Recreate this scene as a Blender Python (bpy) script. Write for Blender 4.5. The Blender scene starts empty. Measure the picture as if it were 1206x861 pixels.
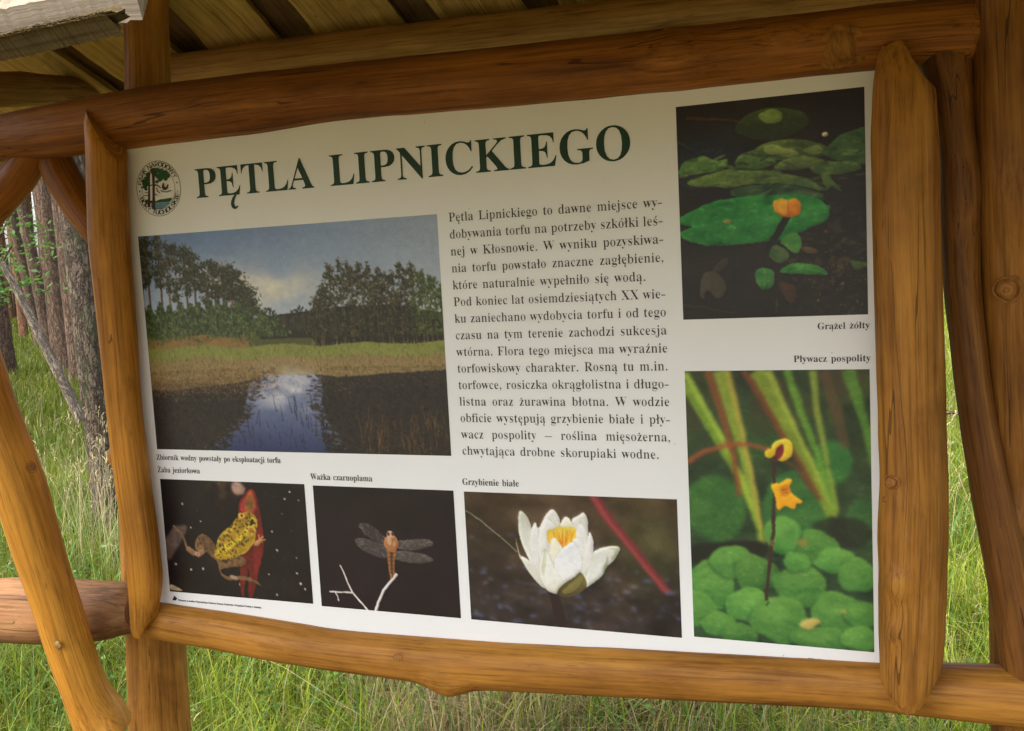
import bpy, math, random
import numpy as np
from mathutils import Vector, Matrix
from mathutils.geometry import tessellate_polygon

R = math.radians
scene = bpy.context.scene
COL = scene.collection

# ------------------------------------------------------------------ camera, sky, sun, exposure
BOARD_Z = 1.44                                    # height of the board's reference point above the ground
CAM = Vector((0.66505, -1.68424, 0.18286 + BOARD_Z))
RIGHT = Vector((0.93076, 0.36181, -0.05263))
DOWN = Vector((-0.01236, -0.11275, -0.99355))
FWD = Vector((-0.36541, 0.92541, -0.10047))
FPX = 1174.48                                     # focal length in pixels of a 1206 px wide picture

cam_data = bpy.data.cameras.new('camera')
cam = bpy.data.objects.new('camera', cam_data)
COL.objects.link(cam)
m3 = Matrix((RIGHT, -DOWN, -FWD)).transposed()
cam.matrix_world = Matrix.Translation(CAM) @ m3.to_4x4()
cam_data.sensor_fit = 'HORIZONTAL'
cam_data.sensor_width = 36.0
cam_data.lens = 36.0 * FPX / 1206.0
cam_data.clip_start = 0.05
cam_data.clip_end = 2000
scene.camera = cam

SUN_EL, SUN_AZ = 58.0, 228.0                      # azimuth: compass direction the light comes from, 0 = +Y, clockwise
world = bpy.data.worlds.new('World')
scene.world = world
world.use_nodes = True
wn = world.node_tree
sky = wn.nodes.new('ShaderNodeTexSky')
sky.sky_type = 'NISHITA'
sky.sun_disc = False
sky.sun_elevation = R(SUN_EL)
sky.sun_rotation = R(SUN_AZ)
sky.air_density = 1.0
sky.dust_density = 5.0
sky.ozone_density = 1.0
hs = wn.nodes.new('ShaderNodeHueSaturation')
hs.inputs['Saturation'].default_value = 0.45
wn.links.new(sky.outputs[0], hs.inputs['Color'])
wn.links.new(hs.outputs[0], wn.nodes['Background'].inputs[0])
wn.nodes['Background'].inputs[1].default_value = 0.15

sun_data = bpy.data.lights.new('sun', 'SUN')
sun_data.energy = 1.4
sun_data.angle = R(14)
sun_data.color = (1.0, 0.93, 0.82)
sun = bpy.data.objects.new('sun', sun_data)
COL.objects.link(sun)
az, el = R(SUN_AZ), R(SUN_EL)
sun_dir = Vector((math.sin(az) * math.cos(el), math.cos(az) * math.cos(el), math.sin(el)))
sun.rotation_euler = sun_dir.to_track_quat('Z', 'Y').to_euler()
sun.location = (0, 0, 30)

scene.view_settings.view_transform = 'Standard'
scene.view_settings.look = 'None'
scene.view_settings.gamma = 1
scene.view_settings.use_curve_mapping = False
scene.view_settings.exposure = 1.85
scene.cycles.max_bounces = 8
scene.cycles.diffuse_bounces = 5

# ------------------------------------------------------------------ helpers
def ray(px, py):
    return (RIGHT * ((px - 603) / FPX) + DOWN * ((py - 430.5) / FPX) + FWD)

def at(px, py, Y=0.0):
    """point of the vertical plane y = Y seen at photo pixel (px, py)"""
    d = ray(px, py)
    return CAM + d * ((Y - CAM.y) / d.y)

def ground_at(px, py):
    d = ray(px, py)
    return CAM + d * (-CAM.z / d.z)

def far_at(px, py, dist):
    d = ray(px, py)
    return CAM + d * (dist / math.hypot(d.x, d.y))

def link(name, mesh, mat=None, parent=None, label=None, loc=None):
    o = bpy.data.objects.new(name, mesh)
    COL.objects.link(o)
    if mat is not None:
        if isinstance(mat, (list, tuple)):
            for m_ in mat: mesh.materials.append(m_)
        else:
            mesh.materials.append(mat)
    if parent is not None: o.parent = parent
    if label: o['label'] = label
    if loc is not None: o.location = loc
    return o

def empty(name, loc, label, cat, group=None):
    o = bpy.data.objects.new(name, None)
    COL.objects.link(o)
    o.location = loc
    o.empty_display_size = 0.1
    o['label'] = label; o['category'] = cat
    if group: o['group'] = group
    return o

def rel(o, parent):
    """parent o, whose mesh is in world coordinates, keeping it where it is"""
    o.parent = parent
    o.location = o.location - parent.location if parent.parent is None else o.location
    return o

def mesh_np(name, V, F, smooth=True, attrs=None):
    """mesh from numpy arrays; F is (n,3) or (n,4); attrs: name -> (type, array per vertex)"""
    V = np.asarray(V, dtype=np.float32)
    me = bpy.data.meshes.new(name)
    if isinstance(F, np.ndarray):
        n, k = F.shape
        me.vertices.add(len(V)); me.vertices.foreach_set('co', V.ravel())
        me.loops.add(n * k); me.loops.foreach_set('vertex_index', F.astype(np.int32).ravel())
        me.polygons.add(n)
        me.polygons.foreach_set('loop_start', np.arange(0, n * k, k, dtype=np.int32))
        me.update(calc_edges=True)
    else:
        me.from_pydata(V.tolist(), [], F)
    me.polygons.foreach_set('use_smooth', np.full(len(me.polygons), smooth))
    for an, (ty, arr) in (attrs or {}).items():
        a = me.attributes.new(an, ty, 'POINT')
        arr = np.asarray(arr, dtype=np.float32)
        a.data.foreach_set('color' if 'COLOR' in ty else 'vector' if 'VECTOR' in ty else 'value', arr.ravel())
    me.update()
    return me

def lin(c):
    c = np.asarray(c, dtype=np.float64) / 255.0
    return np.where(c <= 0.04045, c / 12.92, ((c + 0.055) / 1.055) ** 2.4)

# ------------------------------------------------------------------ materials
class NT:
    def __init__(self, name, rough=0.6, spec=0.3):
        self.m = bpy.data.materials.new(name); self.m.use_nodes = True
        self.t = self.m.node_tree; self.b = self.t.nodes['Principled BSDF']
        self.b.inputs['Roughness'].default_value = rough
        self.b.inputs['Specular IOR Level'].default_value = spec
    def n(self, ty, **kw):
        x = self.t.nodes.new(ty)
        for k, v in kw.items(): setattr(x, k, v)
        return x
    def l(self, a, b): self.t.links.new(a, b)
    def attr(self, name, out='Vector'):
        x = self.n('ShaderNodeAttribute', attribute_name=name); return x.outputs[out]
    def mapping(self, vec, scale=(1, 1, 1), loc=(0, 0, 0)):
        x = self.n('ShaderNodeMapping'); x.inputs['Scale'].default_value = scale; x.inputs['Location'].default_value = loc
        self.l(vec, x.inputs['Vector']); return x.outputs[0]
    def noise(self, vec, scale=5, detail=4, rough=0.6, dist=0.0):
        x = self.n('ShaderNodeTexNoise'); x.inputs['Scale'].default_value = scale; x.inputs['Detail'].default_value = detail
        x.inputs['Roughness'].default_value = rough; x.inputs['Distortion'].default_value = dist
        self.l(vec, x.inputs['Vector']); return x.outputs[0]
    def ramp(self, fac, stops):
        x = self.n('ShaderNodeValToRGB'); e = x.color_ramp.elements
        while len(e) < len(stops): e.new(0.5)
        for i, (p, c) in enumerate(stops):
            e[i].position = p; e[i].color = (*c, 1) if len(c) == 3 else c
        self.l(fac, x.inputs[0]); return x.outputs[0]
    def mix(self, fac, a, b, mode='MIX'):
        x = self.n('ShaderNodeMix', data_type='RGBA', blend_type=mode)
        for s, v in ((x.inputs[0], fac), (x.inputs[6], a), (x.inputs[7], b)):
            if isinstance(v, (int, float)): s.default_value = v
            elif isinstance(v, tuple): s.default_value = (*v, 1)
            else: self.l(v, s)
        return x.outputs[2]
    def math(self, op, a, b=None, clamp=False):
        x = self.n('ShaderNodeMath', operation=op, use_clamp=clamp)
        for s, v in ((x.inputs[0], a), (x.inputs[1], b)):
            if v is None: continue
            if isinstance(v, (int, float)): s.default_value = v
            else: self.l(v, s)
        return x.outputs[0]
    def bump(self, h, strength=0.4, dist=0.01, prev=None):
        x = self.n('ShaderNodeBump'); x.inputs['Strength'].default_value = strength; x.inputs['Distance'].default_value = dist
        self.l(h, x.inputs['Height'])
        if prev is not None: self.l(prev, x.inputs['Normal'])
        return x.outputs[0]

def wood_mat(name, light, mid, dark, rough=0.5, coat=0.05, checks=1.0, blotch=0.5, rings=0.55):
    """stained or bare wood: grain runs along the first component of the vertex attribute 'grain'"""
    k = NT(name, rough, 0.18)
    g = k.attr('grain')
    fine = k.noise(k.mapping(g, (5.0, 190, 190)), 1.0, 4, 0.7)
    mid_n = k.noise(k.mapping(g, (1.5, 34, 34), (3, 1, 7)), 1.0, 5, 0.62, 0.8)
    big = k.noise(k.mapping(g, (4, 7, 7), (9, 4, 2)), 1.0, 4, 0.6, 0.4)
    c = k.ramp(mid_n, [(0.27, dark), (0.47, mid), (0.70, light)])
    c2 = k.ramp(fine, [(0.30, (0.52, 0.49, 0.46)), (0.5, (1, 1, 1)), (0.7, (1.22, 1.21, 1.2))])
    c = k.mix(0.9, c, c2, 'MULTIPLY')
    b2 = k.ramp(big, [(0.30, (0.40, 0.36, 0.33)), (0.44, (0.78, 0.75, 0.72)), (0.56, (1.02, 1.02, 1.02)), (0.72, (1.16, 1.16, 1.14))])
    c = k.mix(blotch, c, b2, 'MULTIPLY')
    # drying checks: long hair-thin dark lines along the grain, only here and there
    ck = k.noise(k.mapping(g, (0.9, 30, 30), (5, 5, 1)), 1.0, 2, 0.5, 0.3)
    wob = k.noise(k.mapping(g, (2.2, 11, 11), (15, 5, 1)), 1.0, 3)
    thin = k.math('LESS_THAN', k.math('ABSOLUTE', k.math('SUBTRACT', ck, 0.5)), k.math('MINIMUM', k.math('MULTIPLY', k.math('SUBTRACT', wob, 0.50, True), 0.10 * checks), 0.0065))
    c = k.mix(k.math('MULTIPLY', thin, 0.7), c, tuple(0.3 * v for v in dark))
    # dark flecks and worn greyish fibres
    fl = k.noise(k.mapping(g, (16, 120, 120), (2, 8, 3)), 1.0, 3, 0.6)
    flm = k.noise(k.mapping(g, (3, 9, 9), (12, 3, 3)), 1.0, 3)
    fleck = k.math('MULTIPLY', k.ramp(fl, [(0.60, (0, 0, 0)), (0.68, (1, 1, 1))]), k.ramp(flm, [(0.45, (0, 0, 0)), (0.6, (1, 1, 1))]))
    c = k.mix(k.math('MULTIPLY', fleck, 0.55), c, tuple(0.45 * v for v in dark))
    wear = k.math('MULTIPLY', k.ramp(fl, [(0.34, (1, 1, 1)), (0.42, (0, 0, 0))]), k.ramp(flm, [(0.38, (1, 1, 1)), (0.52, (0, 0, 0))]))
    c = k.mix(k.math('MULTIPLY', wear, 0.35), c, tuple(1.1 * v + 0.035 for v in mid))
    # sawn / hewn ends
    cap = k.attr('cap', 'Fac')
    gx = k.n('ShaderNodeSeparateXYZ'); k.l(g, gx.inputs[0])
    rad = k.n('ShaderNodeVectorMath', operation='LENGTH')
    cx = k.n('ShaderNodeCombineXYZ'); k.l(gx.outputs[1], cx.inputs[1]); k.l(gx.outputs[2], cx.inputs[2]); k.l(cx.outputs[0], rad.inputs[0])
    ring = k.math('SINE', k.math('MULTIPLY', k.math('ADD', rad.outputs['Value'], k.math('MULTIPLY', big, 0.02)), 700.0))
    ringc = k.ramp(ring, [(0.2, tuple(0.6 * v for v in mid)), (0.8, light)])
    ringc = k.mix(rings, k.mix(0.5, k.mix(0.5, light, mid), c), ringc)
    c = k.mix(cap, c, ringc)
    k.l(c, k.b.inputs['Base Color'])
    h = k.math('ADD', k.math('MULTIPLY', fine, 0.5), k.math('ADD', k.math('MULTIPLY', mid_n, 0.7), k.math('MULTIPLY', thin, -1.2)))
    k.l(k.bump(h, 0.6, 0.003), k.b.inputs['Normal'])
    k.l(k.ramp(fine, [(0.3, (rough + 0.2,) * 3), (0.7, (rough - 0.08,) * 3)]), k.b.inputs['Roughness'])
    k.b.inputs['Coat Weight'].default_value = coat
    k.b.inputs['Coat Roughness'].default_value = 0.3
    return k.m

STAIN = wood_mat('stained_log', (0.45, 0.212, 0.034), (0.36, 0.153, 0.023), (0.19, 0.076, 0.013), blotch=0.75)
STAIN_BROWN = wood_mat('stained_log_brown', (0.33, 0.148, 0.026), (0.245, 0.10, 0.016), (0.12, 0.045, 0.009), blotch=0.7)
STAIN_ORANGE = wood_mat('stained_log_bright', (0.54, 0.25, 0.032), (0.45, 0.185, 0.021), (0.28, 0.11, 0.014), checks=0.8, blotch=0.6)
STAIN_HONEY = wood_mat('stained_log_honey', (0.66, 0.315, 0.042), (0.56, 0.245, 0.028), (0.35, 0.14, 0.018), checks=0.7, blotch=0.5)
STAIN_RED = wood_mat('stained_log_red', (0.33, 0.145, 0.022), (0.25, 0.10, 0.014), (0.14, 0.05, 0.008))
STAIN_DARK = wood_mat('stained_log_dark', (0.25, 0.105, 0.02), (0.165, 0.064, 0.012), (0.08, 0.03, 0.007))
STAIN_GREY = wood_mat('stained_log_weathered', (0.30, 0.175, 0.04), (0.22, 0.122, 0.026), (0.12, 0.06, 0.014), rough=0.65, coat=0.0)
PLANK = wood_mat('bare_plank', (0.55, 0.38, 0.11), (0.44, 0.29, 0.075), (0.27, 0.165, 0.04), rough=0.7, coat=0.0, checks=0.6)
PALE = wood_mat('pale_sawn_plank', (0.40, 0.335, 0.26), (0.34, 0.28, 0.21), (0.21, 0.165, 0.115), rough=0.75, coat=0.0, blotch=0.3)
ROUGH = wood_mat('rough_sawn_edge', (0.12, 0.085, 0.034), (0.07, 0.047, 0.018), (0.026, 0.017, 0.007), rough=0.85, coat=0.0, blotch=0.6)
SHADED_PLANK = wood_mat('gap_shade_plank', (0.20, 0.11, 0.045), (0.13, 0.07, 0.028), (0.07, 0.035, 0.015), rough=0.8, coat=0.0)  # upper roof layer: plank colour darkened to stand for shade in the gaps
STAIN_RED = wood_mat('stained_log_red', (0.36, 0.14, 0.022), (0.25, 0.09, 0.014), (0.11, 0.038, 0.008))
STAIN_GREY = wood_mat('stained_log_weathered', (0.33, 0.17, 0.07), (0.24, 0.115, 0.045), (0.12, 0.055, 0.025), rough=0.6, coat=0.03)
PLANK = wood_mat('bare_plank', (0.55, 0.37, 0.11), (0.44, 0.28, 0.075), (0.26, 0.15, 0.04), rough=0.7, coat=0.0, checks=0.6)
PALE = wood_mat('pale_sawn_plank', (0.40, 0.335, 0.26), (0.34, 0.28, 0.21), (0.21, 0.165, 0.115), rough=0.75, coat=0.0, blotch=0.3)

def hash_noise1(rng, n, period):
    """smooth periodic noise over n samples with the given number of knots"""
    a = rng.normal(0, 1, period)
    t = np.arange(n) / n * period
    i = np.floor(t).astype(int) % period; f = t - np.floor(t); f = f * f * (3 - 2 * f)
    return a[i] * (1 - f) + a[(i + 1) % period] * f

def log(name, pts, mat, parent, seed=1, wav=0.03, seg=40, step=0.015, cut0=None, cut1=None, label=None,
        knots=(), flat=0.0, cutlen=0.16):
    """a debarked log: pts = [(centre, radius), ...]; cut0 / cut1 give each end's cut as an axial offset over the direction
    (unit vector x right, y towards viewer, z up); knots = [(s, direction, size, height)] swell the surface"""
    rng = np.random.default_rng(seed)
    P = np.array([tuple(p) for p, r in pts], float); Rr = np.array([r for p, r in pts], float)
    d = np.r_[0, np.cumsum(np.linalg.norm(np.diff(P, axis=0), axis=1))]
    L = d[-1]; n = max(8, int(L / step))
    s = np.linspace(0, L, n + 1)
    def interp(Y):
        # monotone-ish smooth interpolation: linear then smoothed
        y = np.interp(s, d, Y); w = max(1, int(0.05 * n))
        if len(d) > 2:
            ker = np.hanning(2 * w + 3)[1:-1]; ker /= ker.sum(); k = len(ker) // 2
            yp = np.r_[2 * y[0] - y[k:0:-1], y, 2 * y[-1] - y[-2:-k - 2:-1]]
            y = np.convolve(yp, ker, 'valid')
        return y
    C = np.stack([interp(P[:, k]) for k in range(3)], 1); rad = interp(Rr)
    T = np.gradient(C, axis=0); T /= np.linalg.norm(T, axis=1)[:, None]
    ref = np.array([0, -1.0, 0]) if abs(T[0][1]) < 0.8 else np.array([0, 0, 1.0])
    A = ref - (T @ ref)[:, None] * T; A /= np.linalg.norm(A, axis=1)[:, None]     # towards the viewer
    B = np.cross(T, A)
    th = np.arange(seg) / seg * 2 * np.pi
    prof = 1 + wav * 0.7 * hash_noise1(rng, seg, 5) + wav * 0.35 * hash_noise1(rng, seg, 11)
    base = rad[:, None] * prof[None, :]
    # slow change of the section along the length and small hewing facets
    for kk in range(5):
        ph, fr, an = rng.uniform(0, 6.28), rng.uniform(2, 9), rng.integers(1, 5)
        base *= 1 + wav * 0.28 * np.sin(s[:, None] * fr + ph + an * th[None, :])
    m_, q_ = max(4, int(L / 0.05)), 9
    grid = rng.normal(0, 1, (m_ + 2, q_))
    si = s / L * m_; i0 = np.clip(np.floor(si).astype(int), 0, m_); f = (si - i0)[:, None]; f = f * f * (3 - 2 * f)
    tj = th / (2 * np.pi) * q_; j0 = np.floor(tj).astype(int) % q_; g = (tj - np.floor(tj))[None]; g = g * g * (3 - 2 * g)
    j1 = (j0 + 1) % q_
    bn = (grid[i0][:, j0] * (1 - f) * (1 - g) + grid[i0 + 1][:, j0] * f * (1 - g) + grid[i0][:, j1] * (1 - f) * g + grid[i0 + 1][:, j1] * f * g)
    base *= 1 + wav * 0.38 * bn
    dirs = A[:, None, :] * np.cos(th)[None, :, None] + B[:, None, :] * np.sin(th)[None, :, None]
    for ks, kd, size, hgt in knots:
        kd = np.array(kd, float); kd /= np.linalg.norm(kd)
        ang = np.arccos(np.clip((dirs * kd).sum(-1), -1, 1)) * rad[:, None]
        dd = (ang / size) ** 2 + ((s[:, None] - ks) / (size * 1.25)) ** 2
        base += hgt * np.exp(-dd * 1.6)
    ax = np.repeat(s[:, None], seg, 1)
    shift = np.zeros_like(ax)
    if cut0 is not None:
        w = np.clip(1 - s / cutlen, 0, 1)[:, None]; shift += w * cut0(dirs)
    if cut1 is not None:
        w = np.clip(1 - (L - s) / cutlen, 0, 1)[:, None]; shift += w * cut1(dirs)
    # the ends are slightly rounded over
    for e in (s, L - s):
        rr = 1 - 0.14 * np.clip(1 - e / 0.012, 0, 1) ** 2
        base *= rr[:, None]
    V = C[:, None, :] + dirs * base[..., None] + T[:, None, :] * shift[..., None]
    grain = np.stack([ax + shift, base * np.cos(th)[None], base * np.sin(th)[None]], -1)
    off = rng.uniform(0, 20, 3)
    nr = n + 1
    idx = np.arange(nr * seg).reshape(nr, seg)
    nx = np.roll(idx, -1, 1)
    F = np.stack([idx[:-1], nx[:-1], nx[1:], idx[1:]], -1).reshape(-1, 4)
    V = V.reshape(-1, 3); G = grain.reshape(-1, 3) + np.array([off[0], 0, 0]); cap = np.zeros(len(V))
    faces = [F]
    for end in (0, 1):
        ring = V[idx[0 if end == 0 else -1]]; rg = G[idx[0 if end == 0 else -1]]
        c = ring.mean(0); cg = rg.mean(0)
        vv, gg = [], []
        fr = (1.0, 0.66, 0.33, 0.02)
        for q in fr:
            vv.append(c + (ring - c) * q); gg.append(cg + (rg - cg) * q)
        b0 = len(V)
        V = np.r_[V, np.concatenate(vv)]; G = np.r_[G, np.concatenate(gg)]; cap = np.r_[cap, np.ones(seg * len(fr))]
        ii = b0 + np.arange(seg * len(fr)).reshape(len(fr), seg); jj = np.roll(ii, -1, 1)
        q4 = np.stack([ii[:-1], ii[1:], jj[1:], jj[:-1]], -1).reshape(-1, 4)
        faces.append(q4 if end == 0 else q4[:, ::-1])
    F = np.concatenate(faces)
    # consistent outward faces: flip all if the side points inwards
    a, b_, c_ = V[F[0, 0]], V[F[0, 1]], V[F[0, 2]]
    if np.dot(np.cross(b_ - a, c_ - a), a - C[0]) < 0: F = F[:, ::-1]
    o_ = np.array(tuple(parent.location)) if parent is not None and parent.type == 'EMPTY' else np.zeros(3)
    me = mesh_np(name, V - o_, F, True, {'grain': ('FLOAT_VECTOR', G + np.array([0, 0, 0])), 'cap': ('FLOAT', cap)})
    return link(name, me, mat, parent, label)

def plank(name, p0, p1, width_dir, w, t, mat, parent, seed=1, wane=0.012, label=None, n=40, twist=0.0):
    """a rough sawn slab with wavy waney edges from p0 to p1"""
    rng = np.random.default_rng(seed)
    p0, p1 = np.array(tuple(p0)), np.array(tuple(p1)); L = np.linalg.norm(p1 - p0); T = (p1 - p0) / L
    W_ = np.array(tuple(width_dir), float); W_ -= T * (W_ @ T); W_ /= np.linalg.norm(W_); N = np.cross(T, W_)
    s = np.linspace(0, 1, n + 1)
    def wob(k): 
        x = np.zeros(n + 1)
        for i in range(1, 6): x += rng.normal(0, 1) / i ** 0.7 * np.sin(s * i * 5 * L / 2 + rng.uniform(0, 6.28))
        return x * k
    eL, eR = -w / 2 + wob(wane), w / 2 + wob(wane); bow = wob(0.004)
    m = 8
    V, G, cp = [], [], []
    for i in range(n + 1):
        u = np.linspace(eL[i], eR[i], m)
        ins = 0.012
        lo = [(x, -t / 2) for x in u]; hi = [(x, t / 2) for x in np.linspace(eR[i] - ins, eL[i] + ins, m)]
        for (x, z) in lo + hi:
            z2 = z + bow[i] + rng.normal(0, 0.0007)
            V.append(p0 + T * (s[i] * L + (rng.normal(0, 0.008) if i in (0, n) else 0)) + W_ * x + N * z2); G.append((s[i] * L + seed * 3.1, x, z + seed))
            cp.append(0)
    k = 2 * m
    F = []
    for i in range(n):
        for j in range(k):
            F.append((i * k + j, i * k + (j + 1) % k, (i + 1) * k + (j + 1) % k, (i + 1) * k + j))
    for e in (0, n):
        for j in range(m - 1):
            F.append((e * k + j, e * k + j + 1, e * k + k - 2 - j, e * k + k - 1 - j))
    o_ = np.array(tuple(parent.location))
    me = mesh_np(name, np.array(V) - o_, np.array(F), False, {'grain': ('FLOAT_VECTOR', G), 'cap': ('FLOAT', cp)})
    import bmesh as _bm
    b = _bm.new(); b.from_mesh(me); _bm.ops.recalc_face_normals(b, faces=b.faces[:]); b.to_mesh(me); b.free()
    return link(name, me, mat, parent, label)

# ------------------------------------------------------------------ the setting: ground
def terrain(x, y):
    """height of the meadow: level around the shelter, rolling up a little into the forest behind"""
    d = np.maximum(0, y - 24.0)
    left = 1 / (1 + np.exp((x + 2.0) / 3.0))
    h = 1.1 * (1 - np.exp(-(d / 22.0) ** 2)) * (0.35 + 0.65 * left)
    return h + 0.05 * np.sin(x * 0.31 + 1) * np.sin(y * 0.27) * np.clip((y - 4) / 6, 0, 1)

def build_ground():
    k = NT('meadow_soil', 0.95, 0.1)
    g = k.n('ShaderNodeNewGeometry').outputs['Position']
    n1 = k.noise(g, 0.35, 5, 0.6); n2 = k.noise(g, 9, 5, 0.7)
    c = k.ramp(n1, [(0.35, (0.055, 0.085, 0.022)), (0.55, (0.085, 0.12, 0.03)), (0.7, (0.14, 0.13, 0.055))])
    c = k.mix(0.6, c, k.ramp(n2, [(0.3, (0.45, 0.42, 0.38)), (0.7, (1.2, 1.2, 1.1))]), 'MULTIPLY')
    # unseen ground by the shelter, earth colours added to tune light bounced onto the board
    sx = k.n('ShaderNodeSeparateXYZ'); k.l(g, sx.inputs[0])
    front = k.ramp(k.math('ADD', k.math('MULTIPLY', sx.outputs[1], 0.25), 0.5, True), [(0.3, (1, 1, 1)), (0.6, (0, 0, 0))])
    c = k.mix(k.math('MULTIPLY', front, 0.6), c, k.ramp(n1, [(0.35, (0.15, 0.115, 0.055)), (0.65, (0.22, 0.165, 0.085))]))
    edge = k.math('ADD', sx.outputs[1], k.math('MULTIPLY', k.noise(g, 1.2, 4, 0.6), 1.6))
    bare = k.math('MULTIPLY', k.ramp(k.math('MULTIPLY', edge, 0.5, True), [(0.55, (1, 1, 1)), (0.85, (0, 0, 0))]),
                  k.ramp(k.math('MULTIPLY', k.math('ADD', edge, 2.2), 0.5, True), [(0.2, (0, 0, 0)), (0.5, (1, 1, 1))]))
    soil = k.ramp(n2, [(0.3, (0.05, 0.036, 0.022)), (0.7, (0.10, 0.075, 0.048))])
    c = k.mix(bare, c, soil)
    k.l(c, k.b.inputs['Base Color']); k.l(k.bump(n2, 0.8, 0.05), k.b.inputs['Normal'])
    ys = np.r_[np.linspace(-60, -6, 14), np.linspace(-5, 60, 131), np.geomspace(63, 1500, 24)]
    xs = np.r_[-np.geomspace(1200, 62, 14), np.linspace(-60, 60, 121), np.geomspace(62, 1200, 14)]
    X, Y = np.meshgrid(xs, ys)
    V = np.stack([X, Y, terrain(X, Y)], -1).reshape(-1, 3)
    i = np.arange(len(V)).reshape(X.shape)
    F = np.stack([i[:-1, :-1], i[:-1, 1:], i[1:, 1:], i[1:, :-1]], -1).reshape(-1, 4)
    o = link('ground', mesh_np('ground', V, F), k.m)
    o['kind'] = 'structure'; o['label'] = 'grassy forest clearing floor behind and under the shelter'; o['category'] = 'ground'
build_ground()

# ------------------------------------------------------------------ the log shelter
SH = empty('wooden_shelter', at(186, 861, 0.14) * 1.0, 'orange-brown log shelter with a plank roof, its round timbers framing the white board', 'shelter')
SH.location.z = 0.0

def apart(p, q):
    """half the distance between two points as the viewer sees it, across the line of sight"""
    v = ((p + q) / 2 - CAM).normalized(); d = q - p
    return (d - v * d.dot(v)).length / 2
def rows(lst, Y):
    """stations of an upright log from photo rows (y, x_left, x_right[, depth])"""
    out = []
    for r_ in lst:
        y, a, b = r_[:3]; YY = r_[3] if len(r_) > 3 else Y
        p, q = at(a, y, YY), at(b, y, YY); out.append((at((a + b) / 2, y, YY), apart(p, q)))
    return out
def cols(lst, Y):
    """stations of a lying log from photo columns (x, y_top, y_bottom[, depth])"""
    out = []
    for r_ in lst:
        x, a, b = r_[:3]; YY = r_[3] if len(r_) > 3 else Y
        p, q = at(x, a, YY), at(x, b, YY); out.append(((p + q) / 2, apart(p, q)))
    return out
def spots(lst, Y):
    """stations of a slanting log from photo points (x, y, half thickness in pixels[, depth])"""
    out = []
    for r_ in lst:
        YY = r_[3] if len(r_) > 3 else Y
        p = at(r_[0], r_[1], YY); out.append((p, r_[2] / FPX * (p - CAM).length))
    return out
def down_to_ground(st, dx=0.0, grow=1.06, z=-0.25):
    p, r_ = st[-1]; return st + [(Vector((p.x + dx, p.y, z)), r_ * grow)]

# main posts, standing behind the rails
st = rows([(-170, 143, 193), (3, 146, 198), (104, 148, 202), (300, 146, 206), (480, 140, 208), (600, 141, 212), (658, 143, 214), (749, 149, 220), (858, 152, 225)], 0.15)
log('post', down_to_ground(st), STAIN, SH, 11, 0.03, knots=[(1.33, (-1, -0.5, 0), 0.035, 0.03)])
st = rows([(-170, 1141, 1218, -0.03), (5, 1146, 1226, -0.025), (300, 1152, 1238, 0.02), (780, 1167, 1258, 0.085)], 0.05)
POST_R = log('post', down_to_ground(st), STAIN_BROWN, SH, 12, 0.035, knots=[(0.98, (-0.35, -1, 0), 0.03, 0.016), (0.5, (0.6, -1, 0), 0.06, 0.012)])

# rails
st = cols([(-110, 152, 202), (3, 136, 190), (98, 116, 183), (202, 98, 168), (400, 75, 141.5), (602, 54, 126), (800, 32, 107), (948, 16, 91), (1019, 7, 83), (1103, -2, 77.5), (1155, -6, 76)], 0.0)
TOP = log('top_rail', st, STAIN_RED, SH, 21, 0.025, seg=48, knots=[(1.80, (0.1, -1, 0.1), 0.045, 0.012), (1.98, (0, -1, 0.25), 0.03, 0.012), (0.95, (0, -1, -0.7), 0.1, 0.005)])
st = cols([(174, 706.5, 750), (190, 708, 753), (300, 724, 774), (400, 740.5, 792), (552, 752, 811), (596, 755, 815), (650, 758, 817), (800, 765.5, 825), (920, 772, 831), (1035, 779.6, 838), (1111, 780, 847), (1202, 783, 858), (1330, 787, 872)], 0.0)
BOT = log('bottom_rail', st, STAIN, SH, 22, 0.02, seg=48, knots=[(0.735, (0.1, -0.35, -1), 0.045, 0.02), (0.35, (0, -1, 0.1), 0.05, 0.006)])
st = cols([(-120, 684, 750), (3, 679, 754), (25, 678, 757), (60, 680, 758), (111, 683, 754), (149, 685, 746), (164, 689, 744)], 0.0)
log('side_rail', st, STAIN_GREY, SH, 23, 0.04, knots=[(0.3, (0, -0.6, -1), 0.05, 0.012)], label='browner, more weathered rail left of the board')

# upright frame logs scribed over the rails, left and right of the board
st = rows([(158, 99, 150), (200, 101, 151), (283, 103.5, 154), (348, 111, 159.5), (415, 118, 163.5), (482, 124.8, 168), (570, 135.5, 179), (631, 145, 188), (688, 150.5, 193), (706, 152, 189), (742, 154, 186)], -0.04)
log('frame_log', st, STAIN_ORANGE, SH, 31, 0.022, seg=48,
    cut0=lambda d: 0.05 * d[..., 0] + 0.012 * d[..., 0] ** 2 - 0.012, cut1=lambda d: 0.010 - 0.04 * np.clip((d[..., 0] - 0.3) / 0.7, 0, 1), cutlen=0.09)
st = rows([(46, 1036, 1086), (85, 1028.5, 1101), (168, 1025, 1107), (290, 1027, 1109.5), (357, 1029, 1111), (448, 1032, 1113.5), (516, 1034, 1115), (570, 1036, 1117), (614, 1033.5, 1117.5), (671, 1034, 1116), (740, 1034.5, 1113), (780, 1034.5, 1110.5), (814, 1036, 1107)], -0.05)
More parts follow.
